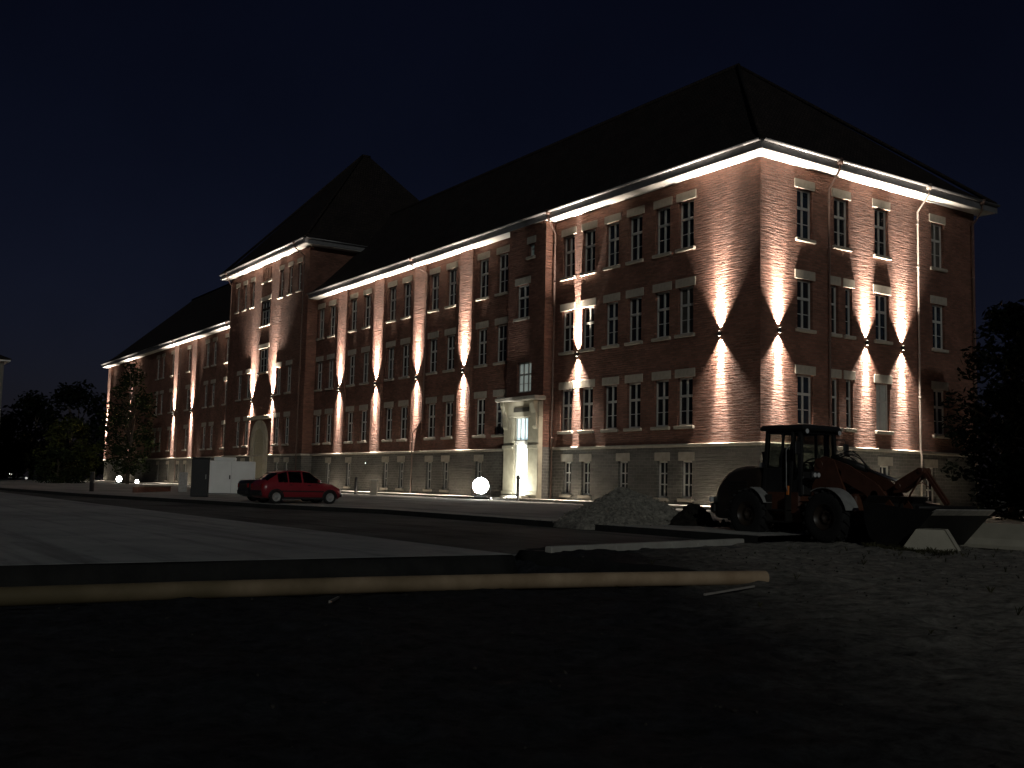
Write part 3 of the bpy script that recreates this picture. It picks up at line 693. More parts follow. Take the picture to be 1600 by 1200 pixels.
# ------------------------------------------------------------------ pipe, planks, blocks
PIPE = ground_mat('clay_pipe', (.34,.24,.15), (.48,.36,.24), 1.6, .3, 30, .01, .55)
def falloff_mud(m, y0, y1, c):   # light fall-off along the pipe painted into its colour, broken by mud patches
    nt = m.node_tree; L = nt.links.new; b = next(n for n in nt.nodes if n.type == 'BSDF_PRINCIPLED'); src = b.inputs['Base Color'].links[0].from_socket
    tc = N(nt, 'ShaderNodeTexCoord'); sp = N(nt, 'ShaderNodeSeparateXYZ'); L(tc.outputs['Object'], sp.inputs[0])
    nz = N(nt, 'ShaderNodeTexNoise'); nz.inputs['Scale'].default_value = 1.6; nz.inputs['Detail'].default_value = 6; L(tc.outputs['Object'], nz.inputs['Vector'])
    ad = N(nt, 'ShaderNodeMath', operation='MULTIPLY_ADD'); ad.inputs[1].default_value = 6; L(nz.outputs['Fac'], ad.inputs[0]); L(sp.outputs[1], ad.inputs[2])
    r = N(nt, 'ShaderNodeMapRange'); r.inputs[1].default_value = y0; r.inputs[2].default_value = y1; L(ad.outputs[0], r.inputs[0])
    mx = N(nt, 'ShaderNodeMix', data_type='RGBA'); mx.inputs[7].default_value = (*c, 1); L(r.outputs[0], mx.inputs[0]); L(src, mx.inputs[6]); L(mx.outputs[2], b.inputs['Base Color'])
falloff_mud(PIPE, -22.0, -29.5, (.13,.105,.06))
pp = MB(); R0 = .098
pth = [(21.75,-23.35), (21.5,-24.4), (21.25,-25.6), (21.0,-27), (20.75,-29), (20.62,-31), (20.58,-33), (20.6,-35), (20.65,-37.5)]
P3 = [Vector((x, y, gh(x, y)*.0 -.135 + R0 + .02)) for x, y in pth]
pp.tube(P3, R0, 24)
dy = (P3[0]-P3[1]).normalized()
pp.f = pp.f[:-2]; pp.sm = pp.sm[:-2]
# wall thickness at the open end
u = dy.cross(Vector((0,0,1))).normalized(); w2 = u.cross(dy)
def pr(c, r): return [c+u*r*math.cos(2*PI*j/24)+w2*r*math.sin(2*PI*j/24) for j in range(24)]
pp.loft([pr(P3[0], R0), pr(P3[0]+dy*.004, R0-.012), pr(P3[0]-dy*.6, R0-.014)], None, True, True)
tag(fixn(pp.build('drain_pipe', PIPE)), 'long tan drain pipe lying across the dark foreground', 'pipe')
wd = mat('weathered_wood', (.30,.28,.25), .8, .2, 8)
def plank(x0, y0, x1, y1, w_, label, z=.02):
    p = MB(); p.beam((x0, y0, gh(x0, y0)+z), (x1, y1, gh(x1, y1)+z), w_, .025)
    return tag(p.build('wooden_lath', wd), label, 'lath')
plank(22.45,-25.2, 22.1,-23.95, .03, 'thin grey wooden lath on the ground near the pipe end')
plank(21.75,-29.95, 21.0,-29.5, .02, 'short pale stick on black earth in front of the pipe', .03)
CB = mat('cast_concrete', (.50,.47,.38), .85, .12, 3, .4, 30)
# trapezoid block in front of the bucket
bt = MB()
u = (Vector((19.09,-14.76,0))-Vector((18.12,-15.21,0))).normalized(); v = Vector((-u.y, u.x, 0))
T = Matrix(((u.x, v.x, 0, 18.10), (u.y, v.y, 0, -15.21), (0,0,1,0), (0,0,0,1)))
W_ = 1.09; H_ = .44
prof = [(0,0),(W_,0),(W_*.985,.05),(W_*.79,H_-.02),(W_*.77,H_),(W_*.28,H_),(W_*.25,H_-.02),(.02,.05)]
bt.loft([[(x,.02,z) for x, z in prof], [(x,-.0,z) if 0 else (x,.0,z) for x, z in prof], [(x+(.0),.42,z) for x, z in prof]], T, False)
fixn(tag(bt.build('concrete_block', CB, None, (0,0,.03)), 'pale trapezoid concrete block standing before the loader bucket', 'concrete block'))
br = MB()
prof = [(0,0),(.5,0),(.5,.08),(.38,.22),(.33,.56),(.17,.56),(.12,.22),(0,.08)]
br.loft([[(17.55,-12.75+y, z) for y, z in prof], [(17.95,-12.75+y, z) for y, z in prof], [(24.5,-12.75+y, z) for y, z in prof], [(25.0,-12.75+y, z) for y, z in prof]], None, False)
fixn(tag(br.build('concrete_barrier', CB, None, (0,.15,.02)), 'long low pale concrete barrier behind the bucket at right', 'barrier'))

# ------------------------------------------------------------------ wheel loader (faces +X)
LO = thing('wheel_loader', 'dark red compact wheel loader with black cab and wide bucket, parked facing right', 'wheel loader', (14.4,-13.8,.0))
RED = mat('loader_red', (.085,.034,.02), .45, .3, 5)
DRED = mat('loader_hood_paint', (.028,.02,.014), .4, .25, 4)
RUB = mat('tyre_rubber', (.012,.012,.012), .85, .2, 10, .4, 40)
GREY = mat('fender_grey', (.29,.29,.28), .55, .25, 6)
STEEL = mat('worn_steel', (.012,.011,.010), .6, .4, 4, .3, 20)
CHROME = mat('hydraulic_rod', (.6,.58,.55), .25, .1, 5, metal=.9)
HOSE = mat('hose_rubber', (.02,.018,.018), .5)
GLASSC = new_mat('cab_glass')[0]
_nt = GLASSC.node_tree; _nt.nodes.clear()
_o = _nt.nodes.new('ShaderNodeOutputMaterial'); _mx = _nt.nodes.new('ShaderNodeMixShader'); _t = _nt.nodes.new('ShaderNodeBsdfTransparent'); _g = _nt.nodes.new('ShaderNodeBsdfGlossy'); _fz = _nt.nodes.new('ShaderNodeFresnel')
_t.inputs[0].default_value = (.42,.46,.44,1); _g.inputs['Roughness'].default_value = .03; _fz.inputs[0].default_value = 1.45
_nt.links.new(_fz.outputs[0], _mx.inputs[0]); _nt.links.new(_t.outputs[0], _mx.inputs[1]); _nt.links.new(_g.outputs[0], _mx.inputs[2]); _nt.links.new(_mx.outputs[0], _o.inputs[0])
LAMPW = mat('lamp_reflector', (.8,.82,.82), .15, .1, 20, metal=.3)
ORG = mat('orange_marker', (.75,.22,.04), .4, .1)
def build(mb, name, m, parent): return fixn(mb.build(name, m, parent))
# rear hood
hd = MB(); R_ = []
for x, zb, zt, w_ in ((-2.72,.62,.95,.50),(-2.66,.5,1.2,.58),(-2.5,.45,1.42,.62),(-2.3,.44,1.62,.64),(-2.0,.44,1.76,.64),(-1.65,.46,1.82,.64),(-1.2,.5,1.81,.64),(-.82,.55,1.77,.64)):
    R_.append([(x,-w_,zb),(x,w_,zb),(x,w_,zt-.22),(x,w_-.06,zt-.09),(x,w_-.2,zt),(x,-w_+.2,zt),(x,-w_+.06,zt-.09),(x,-w_,zt-.22)])
hd.loft(R_, None, True); hood = build(hd, 'hood', DRED, LO)
lv = MB()
for i in range(6): lv.box(-2.1,-.66,.98+.08*i,-1.45,-.638,1.02+.08*i)
build(lv, 'louvre', BLACK, hood)
cw = MB(); cw.bbox(-2.86,-.62,.55,-2.62,.62,.86,.06); build(cw, 'counterweight', STEEL, LO)
tl = MB(); tl.bbox(-2.9,-.6,.86,-2.78,-.42,1.0,.02); build(tl, 'tail_light', LAMPW, LO)
tl = MB(); tl.bbox(-2.9,.42,.86,-2.78,.6,1.0,.02); build(tl, 'tail_light', LAMPW, LO)
ex = MB(); ex.tube([(-1.05,-.45,1.7),(-1.05,-.45,2.1),(-1.1,-.45,2.16)], .045, 10); build(ex, 'exhaust', BLACK, LO)
ch = MB(); ch.bbox(-1.1,-.6,1.76,-.92,-.5,1.9,.02); build(ch, 'filler_cap', GREY, LO)
# chassis, steps
fm = MB(); fm.bbox(-2.2,-.42,.42,.1,.42,1.0,.03); fm.bbox(-.75,-.7,.62,.3,.7,1.2,.04); fm.bbox(.1,-.28,.45,.6,.28,.95,.04); fm.bbox(.5,-.42,.42,1.75,.42,1.15,.04)
fm.prism([(.4,1.0),(1.5,1.0),(1.1,1.95),(.55,2.0)], 'y', -.4, -.33); fm.prism([(.4,1.0),(1.5,1.0),(1.1,1.95),(.55,2.0)], 'y', .33, .4)
build(fm, 'chassis', RED, LO)
stp = MB(); stp.bbox(-.6,-.9,.42,.05,-.66,.46,.01); stp.bbox(-.6,-.88,.7,.05,-.66,.74,.01); stp.box(-.6,-.9,.42,-.57,-.66,1.1); stp.box(.02,-.9,.42,.05,-.66,1.1); build(stp, 'step', STEEL, LO)
om = MB(); om.bbox(-.08,-.735,1.06,.0,-.702,1.32,.008); build(om, 'side_marker', ORG, LO)
# wheels
tyre_prof = [(.3,-.19),(.42,-.215),(.53,-.215),(.585,-.18),(.605,-.1),(.61,0),(.605,.1),(.585,.18),(.53,.215),(.42,.215),(.3,.19)]
tm = MB(); tm.revolve([(r,t) for r,t in tyre_prof], (0,0), 'y', 36, cap=False)
for i in range(18):
    for s in (-1, 1):
        a = 2*PI*(i+.25*(s+1))/18
        M_ = Matrix.Rotation(a, 4, 'Y') @ Matrix.Translation((0, s*.105, .605)) @ Matrix.Rotation(s*.55, 4, 'Z')
        tm.box(-.03,-.12,-.02,.03,.12,.028, M_)
TYRE = tm.mesh('tyre')
rm = MB(); rm.revolve([(0,-.06),(.1,-.06),(.11,-.11),(.16,-.11),(.17,-.08),(.25,-.1),(.3,-.19),(.31,-.2),(.31,.19),(0,.19)], (0,0), 'y', 24)
for i in range(6): rm.cyl((.13*math.cos(i*PI/3), .13*math.sin(i*PI/3)), 'y', .018, -.13, -.1, 8)
RIM = rm.mesh('rim')
for x in (-1.2, 1.25):
    for s in (-1, 1):
        wl = add('wheel', TYRE, RUB, LO, (x, s*.76, .60), 0 if s < 0 else PI)
        add('rim', RIM, DRED, wl)
# fenders
def fender(cx, a0, a1, m, yc):
    f = MB(); rr = []
    for i in range(13):
        a = math.radians(a0+(a1-a0)*i/12)
        ring = []
        for r, y in ((.68,-.24),(.70,-.25),(.70,.22),(.68,.21)): ring.append((cx+r*math.cos(a), yc+y, .6+r*math.sin(a)))
        rr.append(ring)
    f.loft(rr, None, False); build(f, 'fender', m, LO)
for s in (-1, 1): fender(1.25, 15, 120, GREY, s*.76); fender(-1.2, 25, 75, GREY, s*.76)
# cab
cb = MB()
P_ = {'rb': (-.86, 1.2), 'rt': (-.80, 2.7), 'mb': (.12, 1.2), 'mt': (.16, 2.7), 'fb': (.36, 1.35), 'ft': (.30, 2.7)}
for s in (-1, 1):
    y = s*.66; yt = s*.60
    cb.beam((-.84,y,1.1), (-.78,yt,2.72), .09, .09); cb.beam((.32,y,1.2), (.27,yt,2.72), .08, .09); cb.beam((-.3,y,1.1), (-.28,yt,2.72), .05, .06)
    cb.beam((-.84,y,1.72), (-.3,y,1.72), .06, .1); cb.beam((-.84,y,1.15), (.36,y,1.15), .07, .12); cb.beam((-.8,yt,2.66), (.28,yt,2.66), .07, .08)
    cb.prism([(-.84,1.15),(-.32,1.15),(-.32,1.7),(-.84,1.7)], 'y', y-.02, y+.02); cb.prism([(-.27,1.15),(.33,1.15),(.33,1.5),(-.27,1.4)], 'y', y-.015, y+.015); cb.beam((.02,y,1.1), (.05,yt,2.72), .06, .12)
cb.beam((-.84,-.66,1.75), (-.84,.66,1.75), .08, .1); cb.beam((.34,-.66,1.62), (.34,.66,1.62), .08, .1); cb.beam((-.78,-.6,2.66), (-.78,.6,2.66), .08, .08); cb.beam((.28,-.6,2.66), (.28,.6,2.66), .08, .08)
cb.bbox(.3,-.64,1.1,.38,.64,1.58,.02); cb.bbox(-.88,-.64,1.1,-.8,.64,1.72,.02)
cab = build(cb, 'cab', BLACK, LO)
rf = MB(); rf.loft([[(-.92,-.7,2.69),(.42,-.7,2.69),(.46,-.5,2.69),(.46,.5,2.69),(.42,.7,2.69),(-.92,.7,2.69)],[(-.95,-.73,2.74),(.45,-.73,2.74),(.5,-.5,2.74),(.5,.5,2.74),(.45,.73,2.74),(-.95,.73,2.74)],[(-.9,-.68,2.82),(.38,-.68,2.82),(.42,-.48,2.82),(.42,.48,2.82),(.38,.68,2.82),(-.9,.68,2.82)],[(-.7,-.5,2.85),(.2,-.5,2.85),(.22,-.3,2.85),(.22,.3,2.85),(.2,.5,2.85),(-.7,.5,2.85)]], None, False)
build(rf, 'roof', BLACK, cab)
gl = MB()
for s in (-1, 1):
    gl = MB(); gl.face([(-.8,s*.655,1.75),(-.33,s*.655,1.75),(-.3,s*.605,2.62),(-.76,s*.605,2.62)]); gl.build('side_glass', GLASSC, cab)
    gl = MB(); gl.face([(-.28,s*.655,1.2),(.3,s*.655,1.25),(.25,s*.605,2.62),(-.26,s*.605,2.62)]); gl.build('side_glass', GLASSC, cab)
gl = MB(); gl.face([(.35,-.62,1.66),(.35,.62,1.66),(.29,.57,2.62),(.29,-.57,2.62)]); gl.build('windscreen', GLASSC, cab)
gl = MB(); gl.face([(-.85,-.62,1.78),(-.85,.62,1.78),(-.8,.57,2.62),(-.8,-.57,2.62)]); gl.build('rear_glass', GLASSC, cab)
se = MB(); se.bbox(-.62,-.26,1.2,-.1,.26,1.62,.05); se.loft([[(-.7,-.24,1.6),(-.56,-.24,1.6),(-.56,.24,1.6),(-.7,.24,1.6)],[(-.76,-.24,2.0),(-.64,-.24,2.0),(-.64,.24,2.0),(-.76,.24,2.0)],[(-.76,-.14,2.25),(-.68,-.14,2.25),(-.68,.14,2.25),(-.76,.14,2.25)]], None, False); build(se, 'seat', BLACK, cab)
sw = MB()
C0 = Vector((.06,0,1.92)); ax = Vector((-.5,0,.86)).normalized(); u = Vector((0,1,0)); v = ax.cross(u)
sw.tube([C0+u*.19*math.cos(2*PI*i/20)+v*.19*math.sin(2*PI*i/20) for i in range(21)], .016, 6); sw.tube([C0-u*.19, C0+u*.19], .013, 6); sw.tube([C0, C0-ax*.45], .03, 8); build(sw, 'steering_wheel', BLACK, cab)
for x, y, z in ((.47,-.6,2.66),(.47,.6,2.66)):
    wl = MB(); wl.revolve([(0,x-.09),(.05,x-.09),(.065,x-.02),(.065,x)], (y, z), 'x', 14); o = build(wl, 'work_light', BLACK, cab)
    gg = MB(); gg.cyl((y, z), 'x', .058, x+.001, x+.008, 14); build(gg, 'lamp_glass', LAMPW, o)
for s in (-1, 1):
    hl = MB(); hl.bbox(.72,s*.7-.14,1.5,.84,s*.7+.14,1.68,.03); hl.beam((.4,s*.45,1.3), (.75,s*.68,1.52), .05, .05); o = build(hl, 'headlight', BLACK, LO)
    gg = MB(); gg.cyl((s*.7-.065, 1.59), 'x', .055, .841, .85, 14); gg.cyl((s*.7+.065, 1.59), 'x', .055, .841, .85, 14); build(gg, 'lamp_glass', LAMPW, o)
    mi = MB(); mi.tube([(.3,s*.64,2.5),(.42,s*.86,2.5),(.42,s*.9,2.4)], .013, 6); mi.bbox(.4,s*.9-.09,2.08,.45,s*.9+.09,2.4,.02); build(mi, 'mirror', BLACK, LO)
gr = MB(); gr.tube([(-.05,-.7,1.1),(-.05,-.76,1.3),(-.05,-.76,2.2),(-.05,-.66,2.3)], .014, 6); build(gr, 'grab_rail', GREY, LO)
# lift arms: two plates with cross tubes
ab = MB()
arm = [(.55,1.98),(.8,2.05),(1.5,1.83),(2.3,1.38),(2.72,.9),(2.78,.3),(2.55,.22),(2.42,.75),(2.05,1.12),(1.4,1.42),(.7,1.62),(.52,1.75)]
for y in (-.36, .30): ab.prism(arm, 'y', y, y+.06)
ab.cyl((2.2,1.15), 'y', .1, -.36, .36, 14); ab.cyl((1.2,1.65), 'y', .08, -.36, .36, 14); ab.cyl((.68,1.85), 'y', .09, -.42, .42, 14); ab.cyl((2.66,.33), 'y', .08, -.45, .45, 14)
arm_o = build(ab, 'lift_arm', RED, LO)
hc = MB(); hc.tube([(.6,-.15,1.25),(1.4,-.15,1.38)], .075, 12); hc.tube([(.6,.15,1.25),(1.4,.15,1.38)], .075, 12); hc.tube([(.75,0,2.04),(1.75,0,1.75)], .085, 14); build(hc, 'hydraulic_cylinder', BLACK, LO)
rd = MB(); rd.tube([(1.4,-.15,1.38),(1.95,-.15,1.36)], .035, 10); rd.tube([(1.4,.15,1.38),(1.95,.15,1.36)], .035, 10); rd.tube([(1.75,0,1.75),(2.66,0,1.44)], .04, 10); build(rd, 'piston_rod', CHROME, LO)
ho = MB()
for k, (a, b_, c, d) in enumerate([(-.06,.75,2.2,1.6),(.06,.8,2.28,1.72),(.14,.7,2.14,1.5),(-.14,.95,2.16,1.9)]):
    ho.tube([(b_, a, 1.98)] + [(b_+(d-b_)*t, a+.02*k, 1.98+(c-1.98)*math.sin(PI*t)*.9-.25*t*t) for t in (.15,.3,.5,.7,.85)] + [(d, a, 1.74)], .014, 6)
build(ho, 'hydraulic_hose', HOSE, LO)
# bell crank and link
bc = MB()
for y in (-.13, .07):
    bc.prism([(2.55,1.2),(2.75,1.22),(3.36,1.66),(3.33,1.78),(3.2,1.78),(2.6,1.46)], 'y', y, y+.05)
bc.cyl((2.68,1.36), 'y', .07, -.16, .16, 12); bc.cyl((3.27,1.72), 'y', .06, -.16, .16, 12); build(bc, 'bell_crank', RED, LO)
lk = MB(); lk.beam((3.27,-.05,1.74), (3.84,-.05,.98), .06, .07); lk.beam((3.27,.06,1.74), (3.84,.06,.98), .06, .07); lk.tube([(2.75,.0,.95),(3.22,.0,1.62)], .022, 8); lk.tube([(2.8,-.1,1.3),(3.3,-.1,1.45),(3.45,-.1,1.35)], .013, 6); build(lk, 'tilt_link', RED, LO)
# bucket
bu = MB()
prof = [(2.46,1.0),(2.50,.55),(2.62,.22),(2.85,.07),(3.5,.07),(4.22,.82)]
t = .035
inner = [(x+t*(1 if i < 3 else .3), z+t) for i, (x, z) in enumerate(prof)]
Wb = 1.06
poly = prof + list(reversed(inner))
for i in range(len(prof)-1):
    a, b_, c, d = prof[i], prof[i+1], inner[i+1], inner[i]
    bu.loft([[(q[0], -Wb, q[1]) for q in (a,b_,c,d)], [(q[0], Wb, q[1]) for q in (a,b_,c,d)]], None, False)
for s in (-1, 1): bu.prism(prof, 'y', s*Wb, s*(Wb+.03))
bu.prism([(2.43,.98),(2.52,.98),(2.66,1.12),(2.6,1.14)], 'y', -Wb, Wb)
bu.tube([(3.82,-Wb,.9),(3.82,Wb,.9)], .05, 12)
for y in (-.3, .3): bu.prism([(2.46,.9),(2.46,.2),(2.3,.3),(2.32,.75)], 'y', y-.03, y+.03)
bucket = build(bu, 'bucket', STEEL, LO)
ce = MB(); ce.loft([[(4.14,-Wb,.74),(4.3,-Wb,.865),(4.28,-Wb,.885),(4.12,-Wb,.80)],[(4.14,Wb,.74),(4.3,Wb,.865),(4.28,Wb,.885),(4.12,Wb,.80)]], None, False); build(ce, 'cutting_edge', mat('pale_cutting_edge', (.5,.47,.42), .4, .3, 8, metal=.4), bucket)  # pale strip along the bucket lip

# ------------------------------------------------------------------ cars
def car(name, label, loc, rz, paint, stations, glass_side, ws, rw, wheels, length):
    t = thing(name, label, 'car', loc, rz, 'cars parked by the road')
    rings = []
    for x, zb, zbelt, zt, w_, wt in stations:
        h = [(-w_*.8,zb),(-w_,zb+.1),(-w_*1.01,(zb+zbelt)/2+.08),(-w_*.965,zbelt),(-wt,zt-.05),(-wt*.82,zt)]
        rings.append([(x, y, z) for y, z in h] + [(x, -y, z) for y, z in reversed(h)])
    nS = len(stations); body, wsm, rwm = MB(), MB(), MB(); sgs = {}
    for i in range(nS-1):
        xa, xb = stations[i][0], stations[i+1][0]; xm = (xa+xb)/2
        for j in range(12):
            k = (j+1) % 12
            q = [rings[i][j], rings[i][k], rings[i+1][k], rings[i+1][j]]
            tgt = body
            if j in (3, 7) and any(a < xm < b_ for a, b_ in glass_side): tgt = sgs.setdefault((j, [a < xm < b_ for a, b_ in glass_side].index(True)), MB())
            if j in (4, 5, 6):
                if ws[0] < xm < ws[1]: tgt = wsm
                if rw[0] < xm < rw[1]: tgt = rwm
            tgt.face(q, True)
    body.face([rings[0][j] for j in reversed(range(12))]); body.face(rings[-1])
    import bmesh
    def weld(mb, nm, m):
        o = mb.build(nm, m, t); bm = bmesh.new(); bm.from_mesh(o.data); bmesh.ops.remove_doubles(bm, verts=bm.verts, dist=.0005); bmesh.ops.recalc_face_normals(bm, faces=bm.faces); bm.to_mesh(o.data); bm.free(); return o
    weld(body, 'body', paint); [weld(q_, 'side_window', GLASSC) for q_ in sgs.values()]; weld(wsm, 'windscreen', GLASSC); weld(rwm, 'rear_window', GLASSC)
    f = stations[-1][0]; r_ = stations[0][0]; W_ = .80
    it = MB(); it.bbox(r_+.6,-.6,.35,.6,.6,.75,.05)
    for x in (-.55, .15):
        for s in (-1, 1): it.bbox(x-.12,s*.34-.2,.6,x+.02,s*.34+.2,1.08,.04)
    it.bbox(.62,-.66,.6,.9,.66,.92,.04); it.build('interior', BLACK, t)
    bm_ = MB(); bm_.bbox(f-.12,-.66,.3,f+.06,.66,.52,.05); bm_.bbox(r_-.05,-.66,.32,r_+.12,.66,.56,.05); bm_.build('bumper', BLACK, t)
    for s in (-1, 1):
        h = MB(); h.loft([[(f-.2,s*.62-.13,.56),(f-.2,s*.62+.13,.56),(f-.28,s*.62+.13,.7),(f-.28,s*.62-.13,.7)],[(f-.01,s*.58-.13,.56),(f-.06,s*.58+.13,.56),(f-.14,s*.58+.13,.68),(f-.08,s*.58-.13,.68)]], None, False); fixn(h.build('headlight', LAMPW, t))
        h = MB(); h.bbox(r_-.01,s*.6-.1,.62,r_+.1,s*.6+.1,.84,.03); h.build('tail_light', mat('tail_lens', (.25,.01,.01), .2), t)
        mi = MB(); mi.bbox(.6,s*.93-.09,.93,.72,s*.93+.07,1.06,.03); mi.build('mirror', paint, t)
        for x in (-.5, .35):
            hn = MB(); hn.bbox(x-.16,s*(W_+.018)-.012,.80,x-.02,s*(W_+.018)+.012,.83,.005); hn.build('door_handle', BLACK, t)
        sk = MB(); sk.box(-.95,s*.815-.012,.2,.95,s*.815+.012,.29); sk.build('sill_strip', BLACK, t)
        rb = MB(); rb.box(-1.0,s*.835-.008,.52,.95,s*.835+.008,.57); rb.build('rubbing_strip', BLACK, t)
        for x in wheels:
            ar = MB(); n = 16; rr = []
            for i in range(n+1):
                a = PI*i/n
                rr.append([(x+r*math.cos(a), s*y, .29+r*math.sin(a)) for r, y in ((.30,.79),(.30,.842),(.355,.836),(.355,.79))])
            ar.loft(rr, None, False); fixn(ar.build('wheel_arch', BLACK, t))
            ty = MB(); ty.revolve([(.19,-.085),(.25,-.095),(.285,-.08),(.295,0),(.285,.08),(.25,.095),(.19,.085)], (0,0), 'y', 24, cap=False)
            wo = ty.build('wheel', RUB, t, (x, s*.765, .292), 0 if s < 0 else PI)
            ri = MB(); ri.revolve([(0,-.05),(.05,-.06),(.06,-.045),(.16,-.06),(.19,-.086),(.2,-.08),(.2,.08),(0,.08)], (0,0), 'y', 20); ri.build('rim', mat('hub_cap', (.30,.30,.29), .5, .3, 9), wo)
    return t
CARRED = mat('red_car_paint', (.25,.022,.03), .3, .08, 2, spec=.5)
CARBLK = mat('black_car_paint', (.012,.012,.014), .3, .1, 2, spec=.5)
hatch = [(-1.86,.40,.70,.74,.66,.58),(-1.80,.28,.86,.92,.76,.62),(-1.62,.22,.90,1.02,.79,.61),(-1.15,.2,.92,1.33,.81,.58),(-.80,.2,.92,1.42,.82,.57),(-.72,.2,.92,1.43,.82,.57),(-.66,.2,.92,1.435,.82,.57),(-.08,.2,.92,1.45,.82,.57),(0,.2,.92,1.45,.82,.57),(.35,.2,.91,1.40,.82,.57),(.88,.2,.90,1.02,.81,.66),(1.0,.2,.89,.945,.81,.67),(1.45,.2,.82,.87,.80,.66),(1.74,.22,.68,.73,.75,.6),(1.87,.34,.55,.58,.62,.5)]
car('red_car', 'small red hatchback parked side on, nose to the building', (-12.27,-16.33,.135), PI/2, CARRED, hatch, [(-1.15,-.72),(-.66,-.08),(0,.9)], (.34,1.0), (-1.63,-1.14), (-1.25,1.25), 3.7)
saloon = [(-2.1,.42,.78,.82,.66,.58),(-2.04,.3,.9,.96,.76,.62),(-1.8,.22,.92,.99,.79,.62),(-1.25,.2,.92,1.02,.81,.62),(-.80,.2,.92,1.36,.82,.57),(-.72,.2,.92,1.38,.82,.57),(-.66,.2,.92,1.39,.82,.57),(-.08,.2,.92,1.40,.82,.57),(0,.2,.92,1.40,.82,.57),(.35,.2,.91,1.36,.82,.57),(.88,.2,.90,1.02,.81,.66),(1.0,.2,.89,.945,.81,.67),(1.55,.2,.82,.87,.80,.66),(1.95,.22,.68,.73,.75,.6),(2.08,.34,.55,.58,.62,.5)]
car('black_car', 'black saloon car mostly hidden behind the red hatchback', (-14.9,-15.75,.14), PI/2, CARBLK, saloon, [(-.8,-.72),(-.66,-.08),(0,.9)], (.34,1.0), (-1.26,-.79), (-1.3,1.3), 4.2)

# ------------------------------------------------------------------ cabinets, bollards, low wall
WHITE = mat('white_cabinet_paint', (.62,.62,.60), .5, .08, 1.5)
def oriented(loc, ang): return loc, ang
va = math.atan2(.946, .32) - PI/2      # box front (-y local) turned towards the road
t = thing('site_cabinet', 'large white flat sided site cabinet behind the red car', 'cabinet', (-32.6,-12.3,.16), math.radians(70))
b_ = MB(); b_.bbox(-1.45,0,.06,1.45,1.6,2.08,.03); b_.build('body', WHITE, t)
b_ = MB(); b_.bbox(-1.38,.06,-.2,1.38,1.5,.058,.01); b_.build('skid', BLACK, t)
b_ = MB(); b_.bbox(-1.1,.25,2.083,.25,1.2,2.32,.04); b_.build('roof_box', WHITE, t)
b_ = MB(); b_.bbox(-.13,-.03,.95,-.05,-.003,1.2,.008); b_.build('latch', BLACK, t)
b_ = MB(); b_.box(-.012,-.008,.1,.0,-.001,2.04); b_.build('door_seam', mat('seam', (.2,.2,.2), .7), t)
t = thing('switch_cabinet', 'tall dark upright cabinet left of the white site cabinet', 'cabinet', (-24.3,-16.9,.15), math.radians(66))
b_ = MB(); b_.bbox(-.45,0,.0,.45,.5,2.05,.03); b_.build('body', mat('dark_cabinet_paint', (.014,.014,.015), .6, .2), t)
b_ = MB(); b_.bbox(-.5,-.04,2.053,.5,.54,2.12,.02); b_.build('lid', BLACK, t)
b_ = MB(); b_.bbox(.3,-.03,.95,.34,-.002,1.2,.006); b_.build('handle', GREY, t)
t = thing('board', 'narrow pale board leaning upright left of the dark cabinet', 'board', (-39.6,-13.2,.16), math.radians(70))
b_ = MB(); b_.bbox(-.28,0,0,.28,.05,1.35,.01); b_.build('panel', GREY, t); b_ = MB(); b_.beam((0,.06,1.2), (0,.5,0), .05, .05); b_.build('prop', wd, t)
t = thing('low_wall', 'low planter wall with pale coping left of the cabinets', 'wall', (0,0,0))
A, B = Vector((-36.2,-17.2,.1)), Vector((-41.5,-13.6,.1)); D_ = (B-A).normalized(); Q = Vector((-D_.y, D_.x, 0)); L_ = (B-A).length
T = Matrix(((D_.x,Q.x,0,A.x),(D_.y,Q.y,0,A.y),(0,0,1,A.z),(0,0,0,1)))
b_ = MB(); b_.box(0,-.15,-.2,L_,.15,.38,T); b_.build('masonry', BRICK, t); b_ = MB(); b_.bbox(-.05,-.2,.382,L_+.05,.2,.47,.02,T); b_.build('coping', LINTEL, t)
def bollard(loc, h, r, label):
    t = thing('bollard', label, 'bollard', loc, 0, 'dark bollards along the front pavement')
    b_ = MB(); b_.revolve([(0,0),(r+.05,0),(r+.05,.03),(r,.035),(r,h-.03),(r-.02,h),(0,h)], (0,0), 'z', 16); b_.build('post', BLACK, t)
    b_ = MB(); b_.cyl((0,0), 'z', r+.004, h-.18, h-.1, 16); b_.build('band', STEEL, t)
bollard((-15.13,-2.45,.3), 1.4, .085, 'slim dark bollard before the lit entrance')
bollard((-31.6,-4.2,.29), 1.15, .1, 'dark bollard right of the red car at the basement wall')
bollard((-38.9,-19.2,.1), 1.3, .15, 'dark bollard at the left end of the low planter wall')
t = thing('meter_box', 'plain stone coloured meter box beside the bollard near the red car', 'meter box', (-30.2,-3.6,.29), math.radians(55))
b_ = MB(); b_.bbox(-.22,0,0,.22,.3,.95,.02); b_.build('box', LINTEL, t); b_ = MB(); b_.bbox(-.25,-.03,.953,.25,.33,1.0,.01); b_.build('lid', GREY, t)

# floodlights
floodlight((-18.4,-2.75,.42), (.75,-.62), 'glaring round floodlight left of the lit entrance', 1.8, 15000)
floodlight((-92.5,-4.6,.29), (.8,-.6), 'far floodlight shining beneath the trees at left', 1.35, 260)
floodlight((-89.5,-3.4,.29), (.9,-.4), 'small second floodlight right of the far one under the trees', .75, 60)
